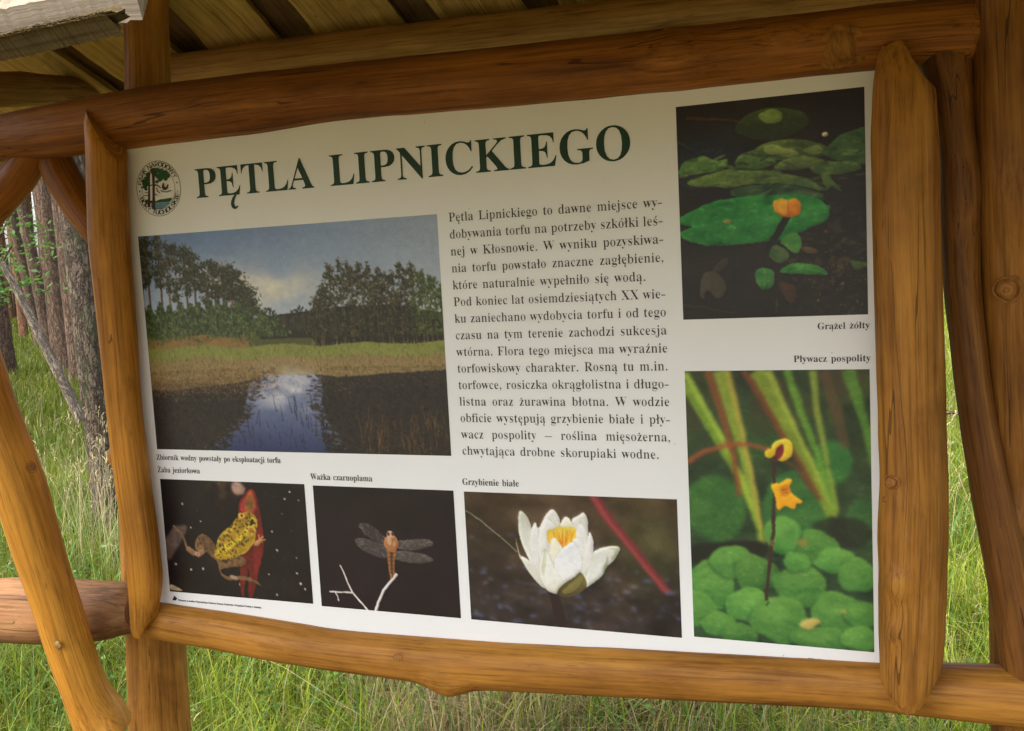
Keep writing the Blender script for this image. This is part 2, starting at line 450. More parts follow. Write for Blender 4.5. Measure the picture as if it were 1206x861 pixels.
FRAME_R = log('frame_log', st, STAIN, SH, 32, 0.022, seg=48, knots=[(0.82, (-0.5, -1, 0), 0.022, 0.012), (0.90, (-0.65, -1, 0), 0.015, 0.008)],
    cut0=lambda d: -0.010 + 0.014 * np.clip(-d[..., 0], 0, 1) ** 2 + 0.085 * np.clip(d[..., 0] - 0.12, 0, 1) + 0.016 * np.clip(-d[..., 1], 0, 1), cut1=lambda d: 0.022 - 0.045 * np.abs(d[..., 0] + 0.15) ** 2, cutlen=0.08)

# braces
st = rows([(50, 1076, 1150), (85, 1084, 1150), (120, 1095, 1151), (168, 1102.5, 1153), (235, 1105, 1158), (270, 1106, 1158), (300, 1108, 1155), (345, 1111, 1157), (381, 1115.5, 1160), (482, 1127, 1173), (570, 1140, 1190), (648, 1155, 1209), (783, 1178, 1240), (850, 1190, 1256)], 0.005)
log('brace', st, STAIN_DARK, SH, 41, 0.03, knots=[(0.22, (0.8, -0.6, 0), 0.05, 0.008)], label='dark leaning brace between the board and the right-hand post')
st = spots([(57, 172, 17), (72, 206, 18.5), (92, 240, 18.5), (118, 274, 18), (150, 310, 17, 0.1)], 0.04)
log('brace', st, STAIN_RED, SH, 42, 0.03, label='short dark brace rising leftwards from the post to the top rail')
st = spots([(45, 174, 18), (20, 211, 19), (-8, 241, 19), (-60, 300, 19)], 0.02)
log('brace', st, STAIN_RED, SH, 43, 0.03, label='short dark brace falling leftwards from the top rail')
st = rows([(180, -150, -83, -0.30), (300, -108, -40, -0.25), (430, -60, 5.5, -0.20), (482, -40, 20, -0.18), (529, -25, 39, -0.17), (570, -11, 55, -0.16), (638, 11, 73, -0.15), (698, 33, 91, -0.14), (756, 52, 108, -0.13), (806, 70, 125, -0.12), (832, 79.5, 137, -0.11), (848, 86, 157, -0.10), (862, 92, 162, -0.095)], -0.15)
BR = log('brace', st, STAIN_HONEY, SH, 44, 0.025, label='bright orange slanting brace bolted across the side rail', seg=48,
    knots=[(1.27, (1, -0.5, 0.1), 0.03, 0.022), (0.50, (0.4, -1, 0), 0.04, 0.006)])

def bolt(px, py, Y, r_, parent):
    import bmesh
    b = bmesh.new()
    bmesh.ops.create_uvsphere(b, u_segments=20, v_segments=10, radius=r_)
    for v in b.verts: v.co.z *= 0.45
    bmesh.ops.rotate(b, verts=b.verts, cent=(0, 0, 0), matrix=Matrix.Rotation(R(90), 3, 'X'))
    bmesh.ops.translate(b, verts=b.verts, vec=at(px, py, Y) - SH.location)
    me = bpy.data.meshes.new('bolt'); b.to_mesh(me); b.free()
    for p in me.polygons: p.use_smooth = True
    k = NT('painted_bolt', 0.4, 0.5); n = k.noise(k.n('ShaderNodeTexCoord').outputs['Object'], 160, 3)
    k.l(k.ramp(n, [(0.35, (0.24, 0.13, 0.03)), (0.65, (0.42, 0.25, 0.06))]), k.b.inputs['Base Color']); k.b.inputs['Metallic'].default_value = 0.3
    link('bolt', me, k.m, parent)
bolt(68.5, 760, -0.180, 0.0095, BR)

def knot(o, px, py, rpx, ratio=1.0, ang=0.0, out=0.004, mat=None):
    '''a cut branch stub or hewn patch lying on log o where the photo shows it: raised, ringed, with a dark torn rim'''
    me = o.data; best = None; d = ray(px, py).normalized(); base = o.matrix_world.translation + (o.parent.location if o.parent else Vector())
    for v in me.vertices:
        w = v.co + base - CAM; t = w.dot(d); off = (w - d * t).length
        if off < 0.02 and v.normal.dot(d) < -0.1 and (best is None or off + t * 0.2 < best[0]): best = (off + t * 0.2, v.co.copy(), v.normal.copy())
    if best is None: return
    c, N = best[1], best[2]; r_ = rpx / FPX * (c + base - CAM).length
    u = Vector((math.cos(ang), 0, math.sin(ang))); u = (u - N * u.dot(N)).normalized(); w_ = N.cross(u)
    rng = np.random.default_rng(int(px)); nr, ns = 9, 28; V, G, Cp = [], [], []
    prof = [(0, .9), (.25, 1.0), (.5, .9), (.7, .85), (.80, -.5), (.86, -.9), (.93, .3), (1.02, .7), (1.14, .05), (1.25, -.9)]
    wob = 1 + 0.07 * np.sin(np.arange(ns) / ns * 6.283 * 3 + px) + 0.05 * np.sin(np.arange(ns) / ns * 6.283 * 5 + py)
    for (q, h) in prof:
        for k in range(ns):
            a = k / ns * 6.283; x, y = q * r_ * wob[k] * math.cos(a), q * r_ * ratio * wob[k] * math.sin(a)
            V.append(c + u * x + w_ * y + N * (h * out - (x * x + y * y) * 5.0 * (0.6 if ratio < 1 else 1) + rng.normal(0, out * 0.03))); G.append((0.3 * q, x * 1.5, y * 1.5) if mat is None else (y * 3, x * 0.8, q * .01)); Cp.append(1 if mat is None else 0)
    i = np.arange(nr * ns).reshape(nr, ns); j = np.roll(i, -1, 1)
    F = np.stack([i[:-1], i[1:], j[1:], j[:-1]], -1).reshape(-1, 4)
    V = np.array([tuple(v) for v in V]); f = F[ns * 3]
    if np.dot(np.cross(V[f[1]] - V[f[0]], V[f[2]] - V[f[0]]), np.array(tuple(N))) < 0: F = F[:, ::-1]
    link('knot', mesh_np('knot', V, F, True, {'grain': ('FLOAT_VECTOR', G), 'cap': ('FLOAT', Cp)}), mat or KNOT, o)
KNOT = wood_mat('knot_wood', (0.40, 0.18, 0.04), (0.29, 0.115, 0.026), (0.10, 0.038, 0.012), rough=0.55, rings=0.3)
HEWN = wood_mat('hewn_patch', (0.34, 0.165, 0.035), (0.26, 0.115, 0.02), (0.13, 0.05, 0.01), rough=0.6, coat=0.0)
knot(BR, 37, 551, 6, 1.0, 0, 0.002)
knot(FRAME_R, 1052, 566, 9, 0.8, 0.3, 0.006); knot(FRAME_R, 1041, 589, 4, 0.8, 0.3, 0.003)
knot(POST_R, 1187, 343, 13, 1.0, 0.2, 0.010)
knot(TOP, 990, 56, 25, 0.8, 0.2, 0.0022, HEWN)
knot(BOT, 470, 776, 7, 0.6, 0.1, 0.002); knot(TOP, 783, 27, 4, 0.8, 0, 0.002)

# purlin, tie log, roof planks
st = cols([(160, 69, 118), (202, 64, 112), (400, 37, 85), (602, 13, 63), (800, -11, 41), (1000, -34, 22), (1250, -60, 2)], 0.36)
log('purlin', st, wood_mat('purlin_log', (0.52, 0.31, 0.09), (0.40, 0.21, 0.05), (0.20, 0.09, 0.02), rough=0.6, coat=0.02), SH, 51, 0.03)
st = cols([(-70, 78, 124, 0.02), (3, 84, 126, 0.15), (67, 88, 124, 0.32), (160, 99, 124, 0.62)], 0.3)
log('tie_log', st, STAIN_GREY, SH, 52, 0.04, knots=[(0.2, (0, -1, 0.4), 0.05, 0.012)])

pz = at(400, 37, 0.36)
SL = math.tan(R(22.5))
def roof_z(x, y):
    z = pz.z + 0.012 - (y - 0.36) * SL
    rz = pz.z + 0.012 + (0.36 - RIDGE_Y) * SL
    return z if y >= RIDGE_Y else rz - (RIDGE_Y - y) * SL
RIDGE_Y = -0.08
EAVE_Y = -1.10
rng_roof = np.random.default_rng(5)
xx = -2.05; k_ = 0
while xx < 3.2:
    w_ = 0.205 + rng_roof.uniform(-0.02, 0.03); gap = rng_roof.uniform(0.06, 0.10)
    cx = xx + w_ / 2
    if not (-1.62 < cx < -1.52):
        plank('roof_plank', (cx, 0.72, roof_z(cx, 0.72)), (cx + rng_roof.uniform(-.02, .02), RIDGE_Y, roof_z(cx, RIDGE_Y)), (1, 0, 0), w_, 0.024, PLANK, SH, 100 + k_)
    if cx > -1.75:
        plank('roof_plank', (cx, EAVE_Y, roof_z(cx, EAVE_Y)), (cx, RIDGE_Y - 0.005, roof_z(cx, RIDGE_Y)), (1, 0, 0), w_, 0.024, PLANK, SH, 300 + k_)
    gx = xx + w_ + gap / 2
    if not (-1.72 < gx < -1.35):
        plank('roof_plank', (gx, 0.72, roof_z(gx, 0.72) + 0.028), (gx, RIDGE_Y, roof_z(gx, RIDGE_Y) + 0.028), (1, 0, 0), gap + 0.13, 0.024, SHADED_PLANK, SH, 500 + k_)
    if gx > -1.75:
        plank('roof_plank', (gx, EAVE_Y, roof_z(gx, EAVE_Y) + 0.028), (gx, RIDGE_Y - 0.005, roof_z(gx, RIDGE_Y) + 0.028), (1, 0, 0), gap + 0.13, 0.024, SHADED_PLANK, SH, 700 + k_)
    xx += w_ + gap; k_ += 1
# sawn slab on the open left gable, weathered pale, with its bark edge
e0, e1 = at(-90, 60, -1.08), at(143, 15, -1.08)
tilt = Vector((0, math.sin(R(38)), math.cos(R(38))))
plank('gable_slab', e0 + tilt * 0.155, e1 + tilt * 0.155, tilt, 0.30, 0.024, PALE, SH, 61, 0.004, label='pale rough-edged sawn slab at the top left corner')

e0, e1 = at(-90, 72, -1.10), at(143, 24, -1.10)
plank('sawn_edge', e0, e1, (0, 0.12, 1), 0.0235, 0.016, ROUGH, SH, 62, 0.0011, label='rough brown sawn edge of the pale slab', n=160)

# ------------------------------------------------------------------ forest
def bark_mat(name, a, b, c, scale=1.0, moss=0.0):
    k = NT(name, 0.9, 0.15)
    g = k.attr('grain')
    dist = k.noise(k.mapping(g, (8 * scale, 20 * scale, 20 * scale)), 1, 4)
    gg = k.mix(0.035, g, dist)
    fine = k.noise(k.mapping(g, (34 * scale, 70 * scale, 70 * scale)), 1, 6, 0.75)
    big = k.noise(k.mapping(g, (1.5, 5, 5)), 1, 3)
    r1 = k.noise(k.mapping(gg, (5 * scale, 26 * scale, 26 * scale), (1, 2, 3)), 1, 4, 0.6)
    r2 = k.noise(k.mapping(gg, (11 * scale, 30 * scale, 30 * scale), (7, 4, 3)), 1, 3, 0.6)
    ridge = k.math('MINIMUM', k.math('ABSOLUTE', k.math('SUBTRACT', r1, 0.5)), k.math('MULTIPLY', k.math('ABSOLUTE', k.math('SUBTRACT', r2, 0.5)), 1.6))
    crack = k.ramp(ridge, [(0.0, (0, 0, 0)), (0.05, (1, 1, 1))])
    col = k.ramp(fine, [(0.3, b), (0.52, a), (0.72, c)])
    col = k.mix(0.5, col, k.ramp(big, [(0.3, (0.6, 0.6, 0.6)), (0.7, (1.2, 1.15, 1.1))]), 'MULTIPLY')
    col = k.mix(k.math('ADD', k.math('MULTIPLY', crack, 0.75), 0.25), tuple(0.4 * v for v in b), col)
    if moss:
        col = k.mix(k.math('MULTIPLY', k.ramp(k.noise(k.mapping(g, (5, 16, 16), (4, 4, 4)), 1, 4), [(0.5, (0, 0, 0)), (0.65, (1, 1, 1))]), moss), col, (0.10, 0.125, 0.06))
    k.l(col, k.b.inputs['Base Color'])
    h = k.math('ADD', k.math('MULTIPLY', fine, 0.4), crack)
    k.l(k.bump(h, 0.9, 0.015), k.b.inputs['Normal'])
    return k.m
BARK = bark_mat('pine_bark', (0.155, 0.115, 0.085), (0.08, 0.057, 0.043), (0.24, 0.19, 0.15), 1.0, 0.35)
BARK_FAR = bark_mat('pine_bark_brown', (0.155, 0.098, 0.070), (0.085, 0.052, 0.037), (0.23, 0.16, 0.12), 0.7, 0.15)
BARK_ORANGE = bark_mat('pine_bark_orange', (0.27, 0.13, 0.07), (0.14, 0.07, 0.045), (0.36, 0.21, 0.13), 0.7)

def leaf_mat(name, trans=0.35, rough=0.6):
    k = NT(name, rough, 0.25)
    c = k.attr('tint', 'Color')
    k.l(c, k.b.inputs['Base Color'])
    tr = k.n('ShaderNodeBsdfTranslucent'); k.l(c, tr.inputs[0])
    mx = k.n('ShaderNodeMixShader'); mx.inputs[0].default_value = trans
    k.l(k.b.outputs[0], mx.inputs[1]); k.l(tr.outputs[0], mx.inputs[2])
    k.l(mx.outputs[0], k.t.nodes['Material Output'].inputs['Surface'])
    return k.m
NEEDLES = leaf_mat('pine_needles', 0.25)
LEAVES = leaf_mat('green_leaves', 0.4)
GRASS = leaf_mat('grass_blades', 0.4, 0.5)

def trunk_mesh(h, r, lean=(0, 0), seed=1, seg=20, nz=40, flare=0.25, rough=0.03, bend=0.0, limbs=8, limb_z=(0.45, 0.95)):
    rng = np.random.default_rng(seed)
    z = h * np.r_[np.linspace(-0.02, 0.16, nz // 2), np.linspace(0.17, 1, nz - nz // 2)]
    t = np.clip(z / h, 0, 1)
    cx = lean[0] * z + bend * np.sin(t * 3.1 + rng.uniform(0, 2)) * np.minimum(1, t * 6); cy = lean[1] * z
    rad = r * (1 - 0.78 * t) * (1 + flare * np.exp(-np.maximum(z, 0) / (2.2 * r)))
    th = np.arange(seg) / seg * 2 * np.pi
    lob = 1 + 0.05 * np.sin(3 * th + rng.uniform(0, 6)) + 0.03 * np.sin(5 * th + rng.uniform(0, 6))
    RR = rad[:, None] * (1 + (lob[None] - 1) * (1 + 3 * np.exp(-np.maximum(z, 0) / (2 * r)))[:, None])
    RR = RR * (1 + rough * rng.normal(0, 1, RR.shape))
    V = np.stack([cx[:, None] + RR * np.cos(th), cy[:, None] + RR * np.sin(th), np.repeat(z[:, None], seg, 1)], -1).reshape(-1, 3)
    G = np.stack([np.repeat(z[:, None], seg, 1), RR * np.cos(th), RR * np.sin(th)], -1).reshape(-1, 3) + np.array([seed * 1.7, 0, 0])
    i = np.arange(len(z) * seg).reshape(len(z), seg); j = np.roll(i, -1, 1)
    F = [np.stack([i[:-1], j[:-1], j[1:], i[1:]], -1).reshape(-1, 4)]
    Vs, Gs, base = [V], [G], len(V)
    for _ in range(limbs):
        zz = h * rng.uniform(*limb_z); a = rng.uniform(0, 6.28); tt = zz / h
        c = np.array([lean[0] * zz, lean[1] * zz, zz]); L = rng.uniform(0.9, 2.2) * (1.1 - 0.5 * tt)
        dr = np.array([math.cos(a), math.sin(a), rng.uniform(0.05, 0.5)]); rr = r * 0.16
        ks = 5; sg = 6
        pts = np.array([c + dr * L * q + np.array([0, 0, 0.12 * L * q * q]) for q in np.linspace(0, 1, ks)])
        side = np.cross(dr, [0, 0, 1.0]); side /= np.linalg.norm(side); up = np.cross(side, dr); up /= np.linalg.norm(up)
        ring = np.arange(sg) / sg * 6.283
        vv = np.concatenate([pts[q] + rr * (1 - 0.8 * q / (ks - 1)) * (np.cos(ring)[:, None] * side + np.sin(ring)[:, None] * up) for q in range(ks)])
        ii = base + np.arange(ks * sg).reshape(ks, sg); jj = np.roll(ii, -1, 1)
        F.append(np.stack([ii[:-1], jj[:-1], jj[1:], ii[1:]], -1).reshape(-1, 4))
        Vs.append(vv); Gs.append(np.stack([np.full(len(vv), zz), vv[:, 0], vv[:, 1]], -1)); base += len(vv)
    V = np.concatenate(Vs)
    return mesh_np('trunk', V, np.concatenate(F), True, {'grain': ('FLOAT_VECTOR', np.concatenate(Gs))})

def leaf_cards(C, size, rng, tint, spread=0.25, flat=0.0, aspect=0.5):
    """small rhombic leaves at points C"""
    n = len(C)
    a = rng.normal(0, 1, (n, 3)); a /= np.linalg.norm(a, axis=1)[:, None]
    b = rng.normal(0, 1, (n, 3)); b[:, 2] += 0.0
    if flat: a[:, 2] *= 1 - flat; a /= np.linalg.norm(a, axis=1)[:, None]
    b -= (a * b).sum(1)[:, None] * a
    if flat: b[:, 2] *= 1 - flat
    b /= np.linalg.norm(b, axis=1)[:, None]
    s = (size * rng.uniform(0.6, 1.3, n))[:, None]
    cr = np.cross(a, b)
    V = np.stack([C - a * s, C + b * s * aspect + cr * s * .1, C + a * s, C - b * s * aspect + cr * s * .1], 1).reshape(-1, 3)
    F = np.arange(4 * n).reshape(n, 4)
    T = np.repeat(tint, 4, 0)
    return V, F, T

def crown_mesh(seed, h=6.0, rad=2.0, clumps=34, per=130):
    rng = np.random.default_rng(seed); pts = []
    for _ in range(clumps):
        t = rng.uniform(0, 1); rr = rad * (0.35 + 0.9 * math.sin(math.pi * min(0.95, 0.2 + t * 0.8)) ) * rng.uniform(0.3, 1)
        a = rng.uniform(0, 6.28); c = np.array([rr * math.cos(a), rr * math.sin(a), t * h])
        s = rng.uniform(0.45, 0.85)
        pts.append(c + rng.normal(0, 1, (per, 3)) * np.array([s, s, s * 0.4]))
    C = np.concatenate(pts)
    g = rng.uniform(0.7, 1.3, (len(C), 1)); tint = np.c_[np.array([[0.05, 0.085, 0.03]]) * g * (1 + 0.2 * rng.normal(0, 1, (len(C), 1))), np.ones(len(C))]
    V, F, T = leaf_cards(C, 0.16, rng, np.abs(tint), aspect=0.28)
    return mesh_np('crown', V, F, False, {'tint': ('FLOAT_COLOR', T)})
CROWNS = [crown_mesh(s) for s in (1, 2, 3)]
for c_ in CROWNS: c_.materials.append(NEEDLES)

def gz(x, y): return float(terrain(np.array(x), np.array(y)))

def pine(px, dist, wpx, label, lean_px=0.0, h=19, mat=BARK_FAR, seed=1, group=None, near=False, **kw):
    """a pine standing dist metres away, wpx photo pixels wide near its foot; lean_px = sideways pixels over its first 200"""
    p = far_at(px, 430, dist); p.z = gz(p.x, p.y)
    r = wpx / FPX * dist / 2
    t = empty('pine_tree', p, label, 'pine tree', group)
    rt = Vector((FWD.y, -FWD.x, 0)).normalized()
    ln = (rt.x * lean_px / 200, rt.y * lean_px / 200)
    me = trunk_mesh(h, r, ln, seed, 44 if near else 14, 150 if near else 30, rough=0.02 if near else 0.02, **kw)
    link('trunk', me, mat, t)
    c = link('crown', CROWNS[seed % 3], None, t); c.location = (ln[0] * h * 0.85, ln[1] * h * 0.85, h * 0.66)
    c.rotation_euler = (0, 0, seed * 1.3); s = h / 19; c.scale = (s, s, s * 1.1)
    return t, p, r

# nearest pine, behind the left-hand frame log, with the dead limb
t1, p1, r1 = pine(117, 6.75, 40, 'nearest rough-barked pine right beside the left frame log, with a dead limb', -5, 17, BARK, 7, near=True, flare=0.3)
st = []
for (x, y, w) in ((96, 496, 6.2), (84, 468, 5.8), (66, 433, 5.2), (48, 398, 4.8), (30, 361, 4.4), (12, 326, 4.0), (2, 309, 3.4)):
    a_ = far_at(x, y, 6.55); st.append((a_, w / FPX * 6.55))
log('dead_limb', st, bark_mat('dead_limb_bark', (0.42, 0.335, 0.27), (0.29, 0.225, 0.175), (0.54, 0.45, 0.37), 2.2, 0.2), t1, 71, 0.05, seg=18, step=0.04)
# pines seen in the gap on the left, by their feet
MID = [
    (78, 19.6, 24, -5, 'thickest pine of the middle distance, just left of the nearest pine', BARK_FAR),
    (92, 17.6, 18, -3, 'pine half hidden behind the nearest pine, touching it on its left', BARK_FAR),
    (63.5, 25, 13, -20, 'slender leaning pine directly left of the thickest middle pine', BARK_FAR),
    (51, 30, 11, -24, 'slim leaning pine crossed by the lower half of the dead limb', BARK_FAR),
    (32, 36, 9, -3, 'slim orange-barked pine crossed by the upper half of the dead limb', BARK_ORANGE),
    (4, 20, 23, -3, 'stout pine at the left edge beside the slanting orange brace', BARK_FAR),
]
for i_, (px_, d_, w_, l_, lab, mt) in enumerate(MID):
    pine(px_, d_, w_, lab, l_, 21 + i_ % 3, mt, 20 + i_)
rng_f = np.random.default_rng(77)
for i_ in range(72):
    px_ = rng_f.uniform(-70, 112); d_ = rng_f.uniform(40, 85)
    mt = BARK_ORANGE if rng_f.random() < 0.45 else BARK_FAR
    pine(px_, d_, rng_f.uniform(0.2, 0.34) / d_ * FPX, 'slender pine deep in the dense forest far behind the shelter', rng_f.uniform(-8, 8), rng_f.uniform(18, 24), mt, 40 + i_,
         group='slender pines deep in the forest', limb_z=(0.15, 0.95), limbs=12)
for i_ in range(18):                                # the forest goes on behind the board
    pine(125 + i_ * 24 + rng_f.uniform(-9, 9), rng_f.uniform(24, 62), rng_f.uniform(0.22, 0.36) / 42 * FPX, 'slender pine deep in the dense forest far behind the shelter', rng_f.uniform(-8, 8), rng_f.uniform(18, 24),
         BARK_ORANGE if i_ % 3 == 0 else BARK_FAR, 140 + i_, group='slender pines deep in the forest', limb_z=(0.15, 0.95), limbs=12)
for i_, (px_, d_) in enumerate(((1118, 38), (1123, 52), (1112, 60), (1128, 33))):
    pine(px_, d_, 0.3 / d_ * FPX, 'pine at the far side of the meadow seen between the right frame log and brace', 0, 20, BARK_FAR, 90 + i_, group='pines beyond the meadow on the right')

# leafy sapling reaching in from the left
def sapling(px, py, dist, label, n=16, seed=3, spread=(0.35, 0.3, 0.45)):
    rng = np.random.default_rng(seed)
    c = far_at(px, py, dist); base = Vector((c.x - 1.3, c.y, gz(c.x, c.y)))
    t = empty('leafy_sapling', base, label, 'sapling')
    pts = []
    top = np.array([c.x, c.y, c.z]) - np.array(tuple(base))
    stem = [(base + Vector(tuple(top * q + np.array([0.12 * math.sin(q * 5), 0, 0]))), 0.018 * (1 - 0.7 * q) + 0.003) for q in np.linspace(0, 1.15, 8)]
    log('stem', stem, BARK_FAR, t, 5, 0.03, seg=10, step=0.08)
    for _ in range(n):
        q = top + rng.normal(0, 1, 3) * np.array(spread)
        pts.append(q + rng.normal(0, 1, (22, 3)) * np.array([0.13, 0.13, 0.05]))
    C = np.concatenate(pts); g = rng.uniform(0.7, 1.35, (len(C), 1))
    V, F, T = leaf_cards(C, 0.027, rng, np.c_[np.array([[0.075, 0.15, 0.03]]) * g, np.ones(len(C))], flat=0.5, aspect=0.55)
    link('foliage', mesh_np('foliage', V, F, False, {'tint': ('FLOAT_COLOR', T)}), LEAVES, t)
sapling(6, 290, 9.0, 'bright green leafy sapling at the left edge above the dead limb', 15, 3, (0.10, 0.2, 0.15))
sapling(2, 332, 8.2, 'smaller leafy sapling behind the broken top of the dead limb', 7, 4, (0.1, 0.1, 0.08))

# ------------------------------------------------------------------ grass
def grass_mesh(P, H, W, tint, rng, tip_tint=None, lean=0.45, name='grass', seedheads=None):
    n = len(P)
    a = rng.uniform(0, 6.283, n); d = np.stack([np.cos(a), np.sin(a), np.zeros(n)], 1)
    fa = a + rng.uniform(-0.9, 0.9, n) + 1.57; wd = np.stack([np.cos(fa), np.sin(fa), np.zeros(n)], 1)
    ln = np.abs(rng.normal(0, lean, n)) * H
    up = np.array([0, 0, 1.0])
    V = np.zeros((n, 7, 3)); ks = (0.0, 0.4, 0.75, 1.0)
    for q, t in enumerate(ks):
        c = P + up * (H * (t - 0.25 * t * t * np.clip(ln / H, 0, 1)))[:, None] + d * (ln * t * t)[:, None]
        w = (W * (1, 0.85, 0.55, 0)[q])[:, None] / 2
        if q < 3: V[:, 2 * q] = c - wd * w; V[:, 2 * q + 1] = c + wd * w
        else: V[:, 6] = c
    b = np.arange(n)[:, None] * 7
    F4 = np.concatenate([b + np.array([[0, 1, 3, 2]]), b + np.array([[2, 3, 5, 4]])], 0)
    F3 = b + np.array([[4, 5, 6]])
    return V, F4, F3, tint

def mesh_mixed(name, V, F4, F3, tint):
    me = bpy.data.meshes.new(name)
    V = V.reshape(-1, 3).astype(np.float32)
    me.vertices.add(len(V)); me.vertices.foreach_set('co', V.ravel())
    nl = len(F4) * 4 + len(F3) * 3
    me.loops.add(nl); me.loops.foreach_set('vertex_index', np.r_[F4.ravel(), F3.ravel()].astype(np.int32))
    me.polygons.add(len(F4) + len(F3))
    me.polygons.foreach_set('loop_start', np.r_[np.arange(len(F4)) * 4, len(F4) * 4 + np.arange(len(F3)) * 3].astype(np.int32))
    a = me.attributes.new('tint', 'FLOAT_COLOR', 'POINT'); a.data.foreach_set('color', tint.astype(np.float32).ravel())
    me.update(calc_edges=True)
    return me

def wedge(rng, n, px0, px1, d0, d1):
    px = rng.uniform(px0, px1, n); d = np.sqrt(rng.uniform(d0 ** 2, d1 ** 2, n))
    k = (px - 603) / FPX
    dx = FWD.x + RIGHT.x * k; dy = FWD.y + RIGHT.y * k; l = np.hypot(dx, dy)
    x = CAM.x + dx / l * d; y = CAM.y + dy / l * d
    return np.stack([x, y, terrain(x, y)], 1), px, d

def vnoise2(x, y, cell, seed):
    rng = np.random.default_rng(seed); g = rng.random((64, 64))
    u, v = x / cell, y / cell; i, j = np.floor(u).astype(int), np.floor(v).astype(int); f, h = u - i, v - j
    f = f * f * (3 - 2 * f); h = h * h * (3 - 2 * h)
    q = lambda a, b: g[a % 64, b % 64]
    return (q(i, j) * (1 - f) + q(i + 1, j) * f) * (1 - h) + (q(i, j + 1) * (1 - f) + q(i + 1, j + 1) * f) * h

def build_grass():
    rng = np.random.default_rng(9)
    VV, F4s, F3s, TT, base = [], [], [], [], 0
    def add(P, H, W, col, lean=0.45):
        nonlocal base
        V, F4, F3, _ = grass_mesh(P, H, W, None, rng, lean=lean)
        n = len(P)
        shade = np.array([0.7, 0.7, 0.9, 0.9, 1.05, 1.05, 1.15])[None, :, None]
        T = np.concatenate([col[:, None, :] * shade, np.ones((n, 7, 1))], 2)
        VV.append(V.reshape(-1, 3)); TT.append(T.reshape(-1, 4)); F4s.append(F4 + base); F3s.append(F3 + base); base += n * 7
    def colours(P, px, dryness):
        n = len(P); tone = np.where(px < 200, 0.78, 1.2)[:, None]  # left grass coloured darker for the shade under the trees, the rest brightened
        g1 = np.array([0.095, 0.165, 0.014]); g2 = np.array([0.27, 0.295, 0.03]); st = np.array([0.42, 0.34, 0.17]); br = np.array([0.22, 0.14, 0.07])
        m = rng.random((n, 1)); c = g1 * (1 - m) + g2 * m
        nn = vnoise2(P[:, 0], P[:, 1], 0.55, 4) * 0.6 + vnoise2(P[:, 0], P[:, 1], 0.17, 5) * 0.4
        dry = rng.random(n) < np.clip(dryness * (0.15 + 1.9 * (nn - 0.3)), 0.02, 0.95)
        s = rng.random((n, 1)); dc = st * (0.55 + 0.45 * s) * (rng.random((n, 1)) < 0.75) ; dc = np.where(dc.sum(1, keepdims=True) == 0, br * (0.6 + s), dc)
        c = np.where(dry[:, None], dc, c)
        return c * tone * rng.uniform(0.7, 1.3, (n, 1))
    # tussocks close behind the shelter: blades fan out of each, with litter and dark soil between
    C0, cpx, cd = wedge(rng, 5200, -140, 1320, 2.6, 9.0)
    k = 26; idx = np.repeat(np.arange(len(C0)), k); n = len(idx)
    off = rng.normal(0, 0.035, (n, 2)); P = C0[idx].copy(); P[:, :2] += off; px = cpx[idx]
    hh = (0.45 + 0.9 * vnoise2(C0[:, 0], C0[:, 1], 0.5, 8) + rng.normal(0, 0.15, len(C0)))[idx]
    dr = np.where((px > 400) & (px < 1090), 0.6, 0.09) + 1.3 * np.exp(-((px - 495) / 75) ** 2) + 0.6 * np.exp(-((px - 760) / 110) ** 2) - 0.3 * np.exp(-((px - 320) / 60) ** 2)
    ctone = (rng.uniform(0.65, 1.3, len(C0)))[idx][:, None]
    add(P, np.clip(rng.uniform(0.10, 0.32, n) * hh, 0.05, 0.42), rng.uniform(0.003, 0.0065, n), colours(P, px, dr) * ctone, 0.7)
    P, px, d = wedge(rng, 45000, -140, 1320, 2.6, 9.0)
    dr = np.where((px > 400) & (px < 1090), 0.6, 0.14) + 1.3 * np.exp(-((px - 490) / 80) ** 2) - 0.25 * np.exp(-((px - 320) / 60) ** 2)
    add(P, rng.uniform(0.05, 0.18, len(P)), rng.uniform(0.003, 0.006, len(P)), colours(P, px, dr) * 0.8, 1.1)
    # dead stems lying over
    P, px, d = wedge(rng, 8000, 380, 1090, 2.8, 6.5)
    P[:, 2] += rng.uniform(0.02, 0.16, len(P)); c = np.array([[0.50, 0.38, 0.20]]) * rng.uniform(0.4, 1.1, (len(P), 1)) * (np.exp(-((px - 520) / 170) ** 2) * 0.5 + 0.5)[:, None]
    add(P, rng.uniform(0.05, 0.13, len(P)), rng.uniform(0.002, 0.005, len(P)), c, 2.6)
    # longer fine blades
    P, px, d = wedge(rng, 12000, -140, 1320, 2.6, 9.0)
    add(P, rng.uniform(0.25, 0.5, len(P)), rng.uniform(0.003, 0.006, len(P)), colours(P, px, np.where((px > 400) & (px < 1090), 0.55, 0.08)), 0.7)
    # broad fresh blades
    P, px, d = wedge(rng, 5000, -140, 1320, 2.6, 8.0)
    c = np.array([[0.10, 0.19, 0.035]]) * rng.uniform(0.8, 1.3, (len(P), 1))
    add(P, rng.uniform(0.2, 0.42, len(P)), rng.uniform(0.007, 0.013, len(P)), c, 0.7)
    # meadow further out, left and right of the board, and thinner behind it
    for (a, b, n, d0, d1) in ((-160, 260, 40000, 9, 30), (1060, 1340, 60000, 9, 34), (260, 1060, 24000, 9, 24), (-160, 260, 26000, 30, 60), (1060, 1340, 18000, 34, 60)):
        P, px, d = wedge(rng, n, a, b, d0, d1)
        add(P, rng.uniform(0.12, 0.36, n) * (1 + (0.25 if a > 1000 else 0)), rng.uniform(0.5, 1.1, n) * 0.0011 * d, colours(P, px, 0.12 if a < 1000 else 0.14) * (0.68 if a < 1000 else 1.1), 0.45)  # meadow left of and behind the board coloured darker for tree shade
